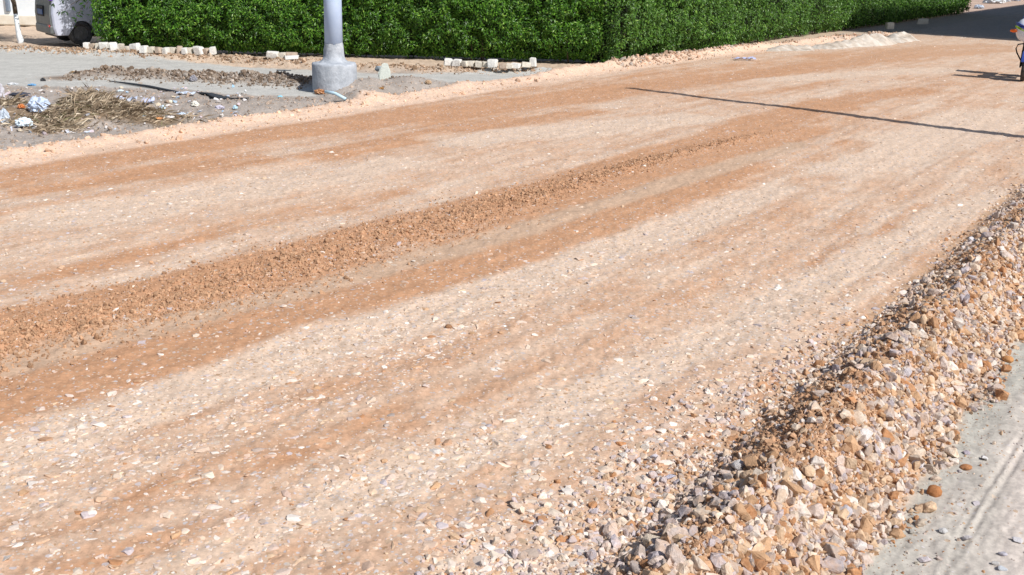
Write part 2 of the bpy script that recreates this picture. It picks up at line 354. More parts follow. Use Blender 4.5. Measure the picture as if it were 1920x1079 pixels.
# ------------------------------------------------------------------ loose stones
def stone_templates(n, npts=(13, 24), flat=(.45, .9), seed=3):
    rg = np.random.default_rng(seed); T = []
    while len(T) < n:
        k = rg.integers(*npts); p = rg.normal(size=(k, 3)); p /= np.linalg.norm(p, axis=1)[:, None]; p *= rg.uniform(.8, 1.05, (k, 1))
        p[:, 2] *= rg.uniform(*flat); p[:, 1] *= rg.uniform(.6, 1)
        bm = bmesh.new(); vs = [bm.verts.new(q) for q in p]
        bmesh.ops.convex_hull(bm, input=vs)
        for v in [v for v in bm.verts if not v.link_faces]: bm.verts.remove(v)
        bmesh.ops.triangulate(bm, faces=bm.faces); bmesh.ops.recalc_face_normals(bm, faces=bm.faces)
        bm.verts.index_update()
        T.append((np.array([v.co[:] for v in bm.verts]), np.array([[v.index for v in f.verts] for f in bm.faces]))); bm.free()
    return T
def roughen(T, seed):
    rg = np.random.default_rng(seed); out = []
    for V, Fc in T:
        bm = bmesh.new(); vs = [bm.verts.new(q) for q in V]
        for f in Fc: bm.faces.new([vs[i] for i in f])
        bmesh.ops.dissolve_limit(bm, angle_limit=.3, verts=bm.verts, edges=bm.edges)
        bmesh.ops.bevel(bm, geom=bm.edges, offset=.07, segments=1, affect='EDGES', clamp_overlap=True); bmesh.ops.triangulate(bm, faces=bm.faces)
        bmesh.ops.subdivide_edges(bm, edges=[e for e in bm.edges if e.calc_length() > .45], cuts=1); bmesh.ops.triangulate(bm, faces=bm.faces)
        for v in bm.verts: v.co *= 1+rg.uniform(-.05, .045)
        bmesh.ops.recalc_face_normals(bm, faces=bm.faces); bm.verts.index_update()
        out.append((np.array([v.co[:] for v in bm.verts]), np.array([[v.index for v in f.verts] for f in bm.faces]))); bm.free()
    return out
T_STONE = stone_templates(36); T_ROUGH = roughen(stone_templates(40, (10, 17), (.5, .95), 31), 4); T_FLAT = stone_templates(16, flat=(.3, .5), seed=9)
def rotm(rx, ry, rz):
    cx, sx, cy, sy, cz, sz = np.cos(rx), np.sin(rx), np.cos(ry), np.sin(ry), np.cos(rz), np.sin(rz)
    n = len(rx); m = np.empty((n, 3, 3))
    m[:, 0, 0] = cz*cy; m[:, 0, 1] = cz*sy*sx-sz*cx; m[:, 0, 2] = cz*sy*cx+sz*sx
    m[:, 1, 0] = sz*cy; m[:, 1, 1] = sz*sy*sx+cz*cx; m[:, 1, 2] = sz*sy*cx-cz*sx
    m[:, 2, 0] = -sy; m[:, 2, 1] = cy*sx; m[:, 2, 2] = cy*cx
    return m
def bake(name, T, pos, size, tilt, col, mat, rg, jitter=.06):
    co, fa, cc = [], [], []; off = 0; pick = rg.integers(0, len(T), len(pos))
    for t, (V, Fc) in enumerate(T):
        s = np.nonzero(pick == t)[0]
        if len(s) == 0: continue
        R = rotm(rg.normal(0, 1, len(s))*tilt[s], rg.normal(0, 1, len(s))*tilt[s], rg.uniform(0, 6.283, len(s)))
        asp = rg.uniform(.75, 1.3, (len(s), 1, 1))
        v = V[None]*np.concatenate([asp, 1/asp, np.ones_like(asp)], 2)
        v = np.einsum('nij,nkj->nki', R, v)*size[s, None, None] + pos[s, None, :]
        co.append(v.reshape(-1, 3)); fa.append((Fc[None]+off+np.arange(len(s))[:, None, None]*len(V)).reshape(-1))
        c = np.clip(col[s, None, :]*(1+rg.normal(0, jitter, (len(s), len(V), 1))), 0, .95); cc.append(c.reshape(-1, 3)); off += len(s)*len(V)
    me = np_mesh(name, np.concatenate(co), np.concatenate(fa), 3, np.concatenate(cc), False)
    return link_mesh(name, me, mat)
STC = np.array([lin(214, 200, 184), lin(200, 186, 178), lin(184, 176, 180), lin(204, 178, 150), lin(192, 156, 122), lin(176, 128, 90), lin(222, 214, 206), lin(166, 156, 150)])
def stonecols(n, w, rg):
    i = rg.choice(len(STC), n, p=np.array(w)/np.sum(w)); return STC[i]*rg.uniform(.8, 1.14, (n, 1))
rg = np.random.default_rng(5)
# windrow: loose stones, uniform per square metre, thinning with distance
def scatter_uv(n, u0, u1, vf, rg, pw=1.0):
    t = rg.uniform(0, 1, n); u = u0*(u1/u0)**t if pw == 1 else u0+(u1-u0)*t
    v = vf(u, rg, n); return u, v
n = 46000
u, v = scatter_uv(n, 1.6, 40, lambda u, rg, n: rg.normal(-1.36, .24, n), rg); v = np.maximum(v, -9); v = np.where(v < -1.8, -1.8+(v+1.8)*(1-.6*ss(5, 9, u)), v)
n2 = 17000; u2 = 1.6*(16/1.6)**rg.uniform(0, 1, n2); v2 = -1.5-np.abs(rg.normal(0, 1, n2))*(.52-.30*ss(5, 9, u2)); m_ = v2 > -2.55+.5*ss(5, 9, u2)-.25*(noise(u2*1.7, u2*0, 233)-.5)-(rg.uniform(0, 1, n2) < .06)*rg.exponential(.5, n2)
u = np.r_[u, u2[m_]]; v = np.r_[v, v2[m_]]; spill = np.r_[np.zeros(n, bool), np.ones(m_.sum(), bool)]
lim = -.98+.18*(noise(u*3, u*0, 201)-.5)+.25*(rg.uniform(0, 1, len(u)) < .02)*rg.uniform(0, 1, len(u)); keep = (v < lim) & (v > -3.6)
u, v, spill = u[keep], v[keep], spill[keep]; X = RU[0]*u+RV[0]*v; Y = RU[1]*u+RV[1]*v; R = np.hypot(X, Y)
size = np.clip(np.exp(rg.normal(math.log(.0172), .57, len(u))), .005, .062); size = np.where(spill, np.clip(size*.9, .005, .034), size); size = np.maximum(size, R*.0009)
gap = fbm(X*2.2, Y*2.2, 3, 203)-.22*np.exp(-((v+1.60)/.17)**2); keep = (rg.uniform(0, 1, len(u)) < ss(.26, .44, gap)*.82+.18)
u, v, X, Y, size, spill = [a[keep] for a in (u, v, X, Y, size, spill)]
z = terrain(X, Y)+size*rg.uniform(-.1, .5, len(u))*np.where(spill, .5, 1)
col = stonecols(len(u), [4.5, 4.5, 4, 4.6, 4.4, 2.8, 3, 2], rg); cl_ = stonecols(len(u), [7, 6, 6, 3, 2, 1, 7, 2], rg)*1.12; k_ = ss(-1.75, -1.98, v)[:, None]; col = col*(1-k_)+cl_*k_
P3 = np.stack([X, Y, z], 1); big = size > .017
o = bake('loose_gravel', T_STONE, P3[~big], size[~big], np.full((~big).sum(), .8), col[~big], M_STONE, rg)
tag(o, 'small broken stones and chips filling the long windrow along the near road edge', 'gravel', None, 'stuff')
o = bake('broken_stone', T_ROUGH, P3[big], size[big], np.full(big.sum(), .8), col[big], M_STONE, rg, .03)
tag(o, 'coarse dusty broken stones piled along the crest and flanks of the windrow', 'gravel', None, 'stuff')
# pebbles pressed into the road
n = 260000
a_ = np.radians(rg.uniform(-34, 36, n)); r_ = 2.4*(62/2.4)**rg.uniform(0, 1, n); X = r_*np.sin(a_); Y = r_*np.cos(a_)
u = X*RU[0]+Y*RU[1]; v = X*RV[0]+Y*RV[1]; c_, sp_, off_, st_, _, _ = groundcol(X, Y)
den = .06+sp_*1.1*(.35+1.3*fbm(u*.9, v*3.5, 3, 221))+.45*ss(-3.3, -2.2, v)*ss(12, 4, u)
for p, w, s in [(PX([(650, 640), (900, 590), (1100, 500), (1300, 430)]), .45, .5), (PX([(50, 900), (300, 820), (560, 740), (800, 640)]), .28, .45), (PX([(300, 1060), (800, 830), (1000, 760)]), .2, .3)]:
    d, t = pdist(X, Y, p); den += s*np.exp(-(d/w)**2)
keep = (rg.uniform(0, 1, n) < den*.8) & (v < -1.9) & (off_ > -.2) & (u < 44)
keep_i = np.nonzero(keep)[0]; X, Y, u, v, r_ = [q[keep] for q in (X, Y, u, v, r_)]
size = np.clip(np.exp(rg.normal(math.log(.0098), .62, len(u))), .003, .040)*(1+.25*ss(-3.0, -2.2, v)); size = np.maximum(size, r_*.00052*rg.uniform(.8, 1.7, len(u)))
z = terrain(X, Y)-size*rg.uniform(.05, .33, len(u)); gc_ = c_[keep_i]; mixk = rg.uniform(0, 1, (len(u), 1))**1.2*.8
o = bake('road_pebbles', T_FLAT, np.stack([X, Y, z], 1), size*1.15, np.full(len(u), .12), stonecols(len(u), [6, 3.6, 3, 4, 2.4, 1, 8, 1], rg)*(1-mixk)*1.06+gc_*mixk, M_PEB, rg)
tag(o, 'pale pebbles and stone chips pressed into the orange road surface', 'pebbles', None, 'stuff')
# soil crumbs: rough line in the road, windrow top
n = 26000; t = rg.uniform(0, 1, n)**1.6*(1-.0*rg.uniform(0, 1, n)); t = np.where(rg.uniform(0, 1, n) < ss(1.0, .45, t), t, t*rg.uniform(.1, .6, n)); pts = np.array(ROUGHROW); seg = np.r_[0, np.cumsum(np.hypot(*np.diff(pts, axis=0).T))]
s_ = t*seg[-1]; cx = np.interp(s_, seg, pts[:, 0]); cy = np.interp(s_, seg, pts[:, 1]); dv = rg.normal(0, 1, n)*(.30-.19*ss(.2, .75, t))
X1 = cx+RV[0]*dv; Y1 = cy+RV[1]*dv
n2 = 60000; u, v = scatter_uv(n2, 2, 30, lambda u, rg, n: rg.normal(-1.55, .22, n), rg); k = (v < -1.02) & (fbm((RU[0]*u+RV[0]*v)*2.2, (RU[1]*u+RV[1]*v)*2.2, 3, 203)-.22*np.exp(-((v+1.60)/.17)**2) < .42); X2 = (RU[0]*u+RV[0]*v)[k]; Y2 = (RU[1]*u+RV[1]*v)[k]
X = np.r_[X1, X2]; Y = np.r_[Y1, Y2]; R = np.hypot(X, Y)
keep = noise(X*3, Y*3, 209)*.5+rg.uniform(0, 1, len(X))*.7 > .40; X, Y, R = X[keep], Y[keep], R[keep]
size = np.clip(np.exp(rg.normal(math.log(.009), .5, len(X))), .004, .035); size = np.maximum(size, R*.0006)
cc = (ORA*.65+TAN*.35)[None]*rg.uniform(.7, 1.08, (len(X), 1))
o = bake('soil_crumbs', T_STONE, np.stack([X, Y, terrain(X, Y)+size*.15], 1), size, np.full(len(X), 1.2), cc, M_CLOD, rg)
tag(o, 'small orange crumbs of dry soil along the ruts and over the windrow', 'soil crumbs', None, 'stuff')
# rubble on the far verge, on the ridge and peach edge
n = 110000; a_ = np.radians(rg.uniform(-34, 30, n)); r_ = 11*(60/11)**rg.uniform(0, 1, n); X = r_*np.sin(a_); Y = r_*np.cos(a_)
c_, sp_, off_, st_, v, u = groundcol(X, Y); dr, tr = pdist(X, Y, RIDGE); dh, th = pdist(X, Y, HVERGE)
den = .42*(1-st_)*(off_ < -.2)*(Y < 24)+.9*np.exp(-(dr/.4)**2)+.3*np.exp(-(dh/.5)**2)+.35*(np.abs(off_-.05) < .45)+.3*((u > 22) & (u < 46) & (off_ < 0) & (off_ > -.8))+.25*(u > 62)*(v < -13)
keep = (rg.uniform(0, 1, n) < den) & (off_ < .5) & ((u < 46) | (u > 62)); X, Y, r_, c_, off_ = X[keep], Y[keep], r_[keep], c_[keep], off_[keep]
size = np.maximum(np.exp(rg.normal(math.log(.017), .55, len(X))), r_*.0007); size = np.minimum(size, .09)
cc = c_*rg.uniform(.6, 1.3, (len(X), 1))
o = bake('verge_rubble', T_STONE, np.stack([X, Y, terrain(X, Y)+size*.1], 1), size, np.full(len(X), .7), cc, M_STONE, rg)
tag(o, 'grey brown rubble and stone chips covering the far verge and its low ridge', 'rubble', None, 'stuff')

def along(pts, n, w, rg, sz, cols, name, label):
    pts = np.array(pts); seg = np.r_[0, np.cumsum(np.hypot(*np.diff(pts, axis=0).T))]; t = rg.uniform(0, seg[-1], n); i = np.clip(np.searchsorted(seg, t)-1, 0, len(pts)-2)
    d = (pts[i+1]-pts[i])/np.linalg.norm(pts[i+1]-pts[i], axis=1)[:, None]; P = pts[i]+d*(t-seg[i])[:, None]; o = rg.normal(0, w, n); X = P[:, 0]-d[:, 1]*o; Y = P[:, 1]+d[:, 0]*o
    k = noise(X*2.3, Y*2.3, 231)*.6+rg.uniform(0, 1, n)*.6 > .45; X, Y = X[k], Y[k]; n = len(X); size = np.clip(np.exp(rg.normal(math.log(sz), .45, n)), .01, .1)
    c = cols[rg.integers(0, len(cols), n)]*rg.uniform(.7, 1.2, (n, 1)); o = bake(name, T_STONE, np.stack([X, Y, terrain(X, Y)+size*.15], 1), size, np.full(n, .8), c, M_CLOD, rg); return tag(o, label, 'rubble', None, 'stuff')
ng = 5000; uu = 1.8*(30/1.8)**rg.uniform(0, 1, ng); vv = -1.02+np.abs(rg.exponential(.22, ng)); X = RU[0]*uu+RV[0]*vv; Y = RU[1]*uu+RV[1]*vv; sz_ = np.maximum(np.exp(rg.normal(math.log(.004), .6, ng)), np.hypot(X, Y)*.00045)
o = bake('pavement_grit', T_STONE, np.stack([X, Y, terrain(X, Y)+sz_*.1], 1), np.minimum(sz_, .02), np.full(ng, .6), stonecols(ng, [3, 3, 4, 4, 4, 3, 1, 4], rg)*.85, M_STONE, rg); tag(o, 'fine grit thinning out over the grey pavement beside the windrow', 'grit', None, 'stuff')
along(RIDGE, 5200, .26, rg, .024, np.array([lin(134, 118, 104), lin(152, 138, 124), lin(118, 102, 88), lin(170, 160, 150)]), 'ridge_rubble', 'brown grey clods and rubble heaped along the low ridge left of the pole')
along(HVERGE, 6000, .22, rg, .024, np.array([lin(168, 140, 116), lin(186, 160, 136), lin(146, 122, 100), lin(190, 172, 152)]), 'verge_clods', 'brown clods of dry soil in a band along the hedge foot')
along([UV(23.5, -12.95), UV(34, -12.75), UV(42, -11.4)], 5200, .26, rg, .03, np.array([lin(200, 166, 142), lin(208, 186, 168), lin(172, 148, 128), lin(186, 176, 166)]), 'edge_rubble', 'broken stones and soil along the far road edge below the lighter hedge')

# ------------------------------------------------------------------ single stones that can be pointed at
def rock_mesh(name, seed, flat=.7, npts=13, bev=.09, lump=0):
    rg = np.random.default_rng(seed); bm = bmesh.new()
    if lump:
        bmesh.ops.create_icosphere(bm, subdivisions=4, radius=1)
        for v in bm.verts:
            p = v.co; n_ = float(fbm(p.x*2.2+seed, p.y*2.2+p.z*1.7, 5, seed)); v.co = p*(1+lump*(n_-.5)*2)
            v.co.z *= flat
    else:
        p = rg.normal(size=(npts, 3)); p /= np.linalg.norm(p, axis=1)[:, None]; p *= rg.uniform(.8, 1.05, (npts, 1)); p[:, 2] *= flat; p[:, 1] *= rg.uniform(.65, .95)
        bmesh.ops.convex_hull(bm, input=[bm.verts.new(q) for q in p])
        for v in [v for v in bm.verts if not v.link_faces]: bm.verts.remove(v)
        bmesh.ops.dissolve_limit(bm, angle_limit=.25, verts=bm.verts, edges=bm.edges)
        bmesh.ops.bevel(bm, geom=bm.edges, offset=bev, segments=2, affect='EDGES', clamp_overlap=True)
        for v in bm.verts: v.co *= 1+.05*(float(noise(v.co.x*3+seed, v.co.y*3+v.co.z*2, seed))-.5)
    me = bpy.data.meshes.new(name); bmesh.ops.recalc_face_normals(bm, faces=bm.faces); bm.to_mesh(me); bm.free()
    if lump:
        for p in me.polygons: p.use_smooth = True
    return me
_mc = {}
def stone_mat(c):
    k = tuple(c)
    if k not in _mc:
        c0 = lin(*c); _mc[k] = noisy('stone_%d' % len(_mc), tuple(c0*.82), tuple(np.clip(c0*1.12, 0, .9)), 9, .85, .6, spec=.2, dist=.02)
    return _mc[k]
ROCKS = [ # x, y (photo), width px, colour, flat, lump, dz, label
 (1752, 921, 27, (186, 128, 84), .95, .16, 0, 'round orange lump of soil alone on the grey pavement'),
 (1735, 1050, 32, (216, 206, 208), .45, 0, 0, 'flat pale stone low on the pavement below the windrow end'),
 (1719, 1055, 14, (205, 195, 180), .7, 0, 0, 'small round pebble left of the flat pale pavement stone'),
 (1708, 996, 19, (190, 184, 174), .7, 0, 0, 'small grey stone with crumbs on the pavement near the heap foot'),
 (1844, 859, 20, (226, 222, 220), .6, 0, 0, 'white angular stone beside the tyre track, above the track bend'),
 (1814, 848, 24, (176, 166, 176), .35, 0, 0, 'thin purplish grey chip on the pavement right of the windrow'),
 (1773, 866, 28, (214, 190, 160), .5, 0, 0, 'cream oval stone at the foot of the windrow'),
 (1798, 883, 16, (208, 200, 204), .5, 0, 0, 'pale lilac stone next to an orange soil lump on pavement'),
 (1811, 876, 22, (190, 134, 92), .5, .2, 0, 'flattened orange soil lump on pavement beside a lilac stone'),
 (1756, 898, 32, (222, 200, 180), .4, 0, 0, 'flat cream wedge stone lying at the windrow foot'),
 (1768, 995, 22, (208, 206, 204), .5, 0, 0, 'grey white stone in the middle of the pavement track'),
 (1816, 1009, 30, (212, 206, 206), .5, 0, 0, 'wide whitish stone with a dark end on the pinkish pavement'),
 (1881, 1038, 22, (200, 196, 204), .4, 0, 0, 'bluish flat chip near the lower right corner of the pavement'),
 (1907, 1012, 26, (206, 202, 204), .5, 0, 0, 'pale stone farthest right on the pavement'),
 (1868, 1056, 20, (214, 210, 206), .5, 0, 0, 'light stone in the lowest cluster at the right corner'),
 (1880, 1066, 22, (198, 202, 208), .5, 0, 0, 'light grey blue stone below the cluster at the right corner'),
 (1829, 943, 22, (190, 182, 186), .5, 0, 0, 'greyish stone lying inside the double tyre track'),
 (1910, 628, 34, (206, 160, 118), .9, 0, 0, 'big half orange stone at the windrow foot by the right edge'),
 (1890, 674, 20, (204, 150, 100), .7, .12, 0, 'orange stone on the pavement just off the windrow foot'),
 (1224, 1018, 44, (214, 198, 178), .8, 0, .03, 'large cream pyramid shaped stone on the left flank of the windrow'),
 (1210, 838, 21, (228, 220, 210), .9, 0, 0, 'white cube like stone standing above a brown one by the road'),
 (1234, 943, 30, (196, 176, 158), .8, 0, .02, 'rounded tan grey stone casting a deep shadow beside the windrow'),
 (1228, 857, 20, (204, 198, 206), .6, 0, 0, 'lavender stone just below the white cube like stone'),
 (1254, 897, 36, (206, 200, 212), .4, 0, .01, 'flat lavender slab stone left of the windrow crest'),
 (1316, 905, 24, (216, 196, 172), .9, 0, .05, 'upright cream stone leaning on the windrow crest'),
 (1386, 872, 34, (206, 200, 198), .8, 0, .12, 'pale grey stone high on the crest of the windrow'),
 (1585, 960, 34, (196, 190, 194), .9, 0, .05, 'tall grey stone on the lower slope of the windrow'),
 (1610, 1025, 40, (222, 212, 206), .6, 0, 0, 'broad white stone near the windrow foot at the picture bottom'),
 (1722, 868, 30, (212, 206, 208), .9, 0, .05, 'big pale stone with sloping top near the windrow foot'),
 (1620, 815, 36, (222, 214, 210), .7, 0, .14, 'white blocky stone halfway down the sunny windrow slope'),
 (1700, 700, 30, (196, 188, 190), .7, 0, .2, 'grey angular stone on the middle stretch of the windrow crest'),
 (1820, 455, 22, (214, 208, 210), .9, 0, .22, 'pale stone standing on the far crest of the windrow'),
 (841, 613, 13, (160, 120, 90), .7, .3, 0, 'dark brown clod in the middle of the gravel road'),
 (775, 490, 12, (226, 214, 200), .5, 0, 0, 'lone white pebble on the smooth tan wheel track'),
]
def settle(x, y, lift=0.0):
    z = 0.0
    for _ in range(6):
        p = G(x, y, z+lift); z = .5*z+.5*float(terrain(np.array([p[0]]), np.array([p[1]]))[0])
    p = G(x, y, z+lift); return p, float(terrain(np.array([p[0]]), np.array([p[1]]))[0])
for i, (x, y, w, c, fl, lump, dz, lb) in enumerate(ROCKS):
    s = w*.5*px_m(x, y); p, zz = settle(x, y, s*fl*.5)
    me = rock_mesh('stone', 100+i, fl, 13, .08, lump)
    nm = 'soil_clod' if lump else 'stone'
    o = link_mesh(nm, me, stone_mat(c), loc=(p[0], p[1], zz+s*fl*.5), rot=(random.uniform(-.2, .2), random.uniform(-.2, .2), random.uniform(-.5, .5))); o.scale = (s, s, s)
    tag(o, lb, 'soil lump' if lump else 'stone')

# ------------------------------------------------------------------ edging blocks in front of the hedge
M_BLOCK = [noisy('block_%d' % i, tuple(lin(*a)), tuple(lin(*b)), 9, .9, .7, dist=.02) for i, (a, b) in enumerate([((216, 212, 206), (236, 234, 228)), ((196, 188, 174), (222, 214, 200)), ((170, 150, 134), (200, 184, 166))])]
def block_mesh(seed, sx, sy, sz, jit=.09):
    rg = np.random.default_rng(seed); bm = bmesh.new(); bmesh.ops.create_cube(bm, size=1)
    for v in bm.verts:
        v.co += Vector(rg.uniform(-jit, jit, 3)); v.co = Vector((v.co.x*sx, v.co.y*sy, v.co.z*sz))
    bmesh.ops.bevel(bm, geom=bm.edges, offset=min(sx, sz)*.09, segments=2, affect='EDGES')
    bmesh.ops.subdivide_edges(bm, edges=bm.edges, cuts=1, use_grid_fill=True)
    for v in bm.verts: v.co += Vector((1, 1, 1))*.03*sz*(float(noise(v.co.x*30+seed, v.co.y*30+v.co.z*22, seed))-.5)
    bmesh.ops.recalc_face_normals(bm, faces=bm.faces)
    me = bpy.data.meshes.new('edging_block'); bm.to_mesh(me); bm.free()
    for p in me.polygons: p.use_smooth = False
    return me
ORD = ['first', 'second', 'third', 'fourth', 'fifth', 'sixth', 'seventh', 'eighth', 'ninth', 'tenth', 'eleventh', 'twelfth', 'thirteenth', 'fourteenth', 'fifteenth', 'sixteenth', 'seventeenth', 'eighteenth']
def put_block(x, yb, w, h, mi, lb, gp, dz=0, rz=None, cat='edging block', seed=None):
    m = px_m(x, yb); z0 = .06+dz; p = G(x, yb, z0); sd = seed or int(x*7+yb)
    me = block_mesh(sd, w*m*.9, .19, h*m*.95)
    o = link_mesh('edging_block', me, M_BLOCK[mi], loc=(p[0], p[1]+.1, z0+h*m*.5), rot=(random.uniform(-.08, .08), random.uniform(-.1, .1), random.uniform(-.4, .3) if rz is None else rz))
    return tag(o, lb, cat, gp)
row = [(160, 92, 11, 12, 0, 'white'), (172, 92, 11, 10, 2, 'brownish leaning'), (181, 93, 10, 11, 1, 'dusty'), (193, 94, 16, 14, 0, 'wide white'), (211, 96, 17, 17, 0, 'largest white'), (225, 94, 13, 11, 1, 'beige'), (238, 95, 10, 8, 1, 'low beige'),
       (252, 98, 19, 16, 0, 'wide chalky'), (268, 101, 13, 15, 0, 'white slanting'), (282, 101, 14, 13, 1, 'cream'), (296, 102, 12, 13, 2, 'brown sided'), (309, 102, 11, 12, 0, 'narrow white'), (321, 101, 15, 11, 1, 'broad cream'),
       (335, 102, 12, 15, 2, 'dark topped'), (346, 103, 12, 12, 0, 'short white'), (356, 103, 11, 13, 1, 'greyish'), (371, 104, 18, 16, 0, 'chunky white'), (386, 104, 13, 12, 2, 'tan'), (397, 105, 12, 16, 0, 'tall white')]
for i, (x, yb, w, h, mi, ad) in enumerate(row):
    nth = ORD[i] if i < 10 else (ORD[18-i]+' from the pole end' if i < 18 else 'last at the pole end'); nth = nth+' from the van wheel' if i < 10 else nth
    put_block(x, yb, w, h, mi, '%s stone block in the long row under the hedge, %s' % (ad, nth), 'stone blocks in the long row by the van')
for x, yb, w, h, mi, lb, dz in [(509, 110, 24, 12, 0, 'long white block left of the slab topped block, under the hedge', 0), (528, 110, 15, 10, 1, 'cream block between the long white block and slab topped block', 0),
                                (546, 112, 22, 12, 2, 'dark block carrying a pale flat slab, left of the pole', 0)]:
    put_block(x, yb, w, h, mi, lb, 'blocks between the long row and the pole', dz)
put_block(546, 112, 25, 6, 0, 'thin white slab resting on a dark block left of the pole', 'blocks between the long row and the pole', .15)
row2 = [(840, 124, 17, 13, 0, 'rounded white'), (857, 125, 17, 12, 0, 'pale rounded'), (872, 126, 12, 10, 1, 'small tan'), (884, 126, 13, 10, 1, 'cream'), (897, 127, 13, 10, 1, 'beige'), (908, 127, 11, 9, 1, 'low beige'), (923, 129, 19, 17, 0, 'biggest bright white'),
        (942, 130, 14, 10, 2, 'grey brown'), (954, 130, 11, 9, 1, 'small beige'), (967, 129, 17, 9, 0, 'flat topped cream'), (986, 128, 17, 10, 1, 'long beige'), (999, 127, 12, 16, 0, 'upright white')]
for i, (x, yb, w, h, mi, ad) in enumerate(row2):
    nth = ORD[i]+' from its left end' if i < 6 else ORD[11-i]+' from its right end'
    put_block(x, yb, w, h, mi, '%s block in the row right of the pole, %s' % (ad, nth), 'stone blocks in the short row right of the pole')
for x, yb, w, h, lb in [(1669, 55, 12, 10, 'squat block in deep shade at the hedge foot, nearer the grey bank'), (1731, 46, 17, 8, 'wide block in deep shade at the hedge foot, farther along')]:
    put_block(x, yb, w, h, 1, lb, 'blocks in the shade under the far hedge')

# ------------------------------------------------------------------ hedges
def leafmat():
    m = new_mat('hedge_leaf', rough=.42, spec=.45); L = m.node_tree.links.new; b = m.node_tree.nodes['Principled BSDF']
    a = nd(m, 'ShaderNodeAttribute', attribute_name='Col'); L(a.outputs['Color'], b.inputs['Base Color'])
    tr = nd(m, 'ShaderNodeBsdfTranslucent'); L(a.outputs['Color'], tr.inputs[0]); mx = nd(m, 'ShaderNodeMixShader'); mx.inputs[0].default_value = .22
    out = m.node_tree.nodes['Material Output']; L(b.outputs[0], mx.inputs[1]); L(tr.outputs[0], mx.inputs[2]); L(mx.outputs[0], out.inputs[0])
    return m
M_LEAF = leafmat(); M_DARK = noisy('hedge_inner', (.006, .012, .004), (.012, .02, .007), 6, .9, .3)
M_BARK = noisy('bark', (.06, .045, .03), (.12, .09, .065), 14, .9, .6)
def leaves_mesh(name, P, N, size, col, rg, droop=.35, asp=.36):
    n = len(P); N = N/np.linalg.norm(N, axis=1)[:, None]
    D = rg.normal(size=(n, 3)); D[:, 2] -= droop; D -= N*np.sum(D*N, 1)[:, None]; D /= np.linalg.norm(D, axis=1)[:, None]
    B = np.cross(N, D); s = size[:, None]
    v0 = P; v1 = P+D*s*.5+B*s*asp*.5+N*s*.06; v2 = P+D*s-N*s*.08; v3 = P+D*s*.5-B*s*asp*.5+N*s*.06
    co = np.stack([v0, v1, v2, v3], 1).reshape(-1, 3); k = np.arange(n)[:, None]*4
    fa = np.concatenate([k+0, k+1, k+2, k+0, k+2, k+3], 1).ravel()
    return np_mesh(name, co, fa, 3, np.repeat(col, 4, 0), False)
GR = np.array([lin(82, 128, 35), lin(61, 106, 30), lin(105, 152, 45), lin(46, 80, 28), lin(142, 177, 75)])
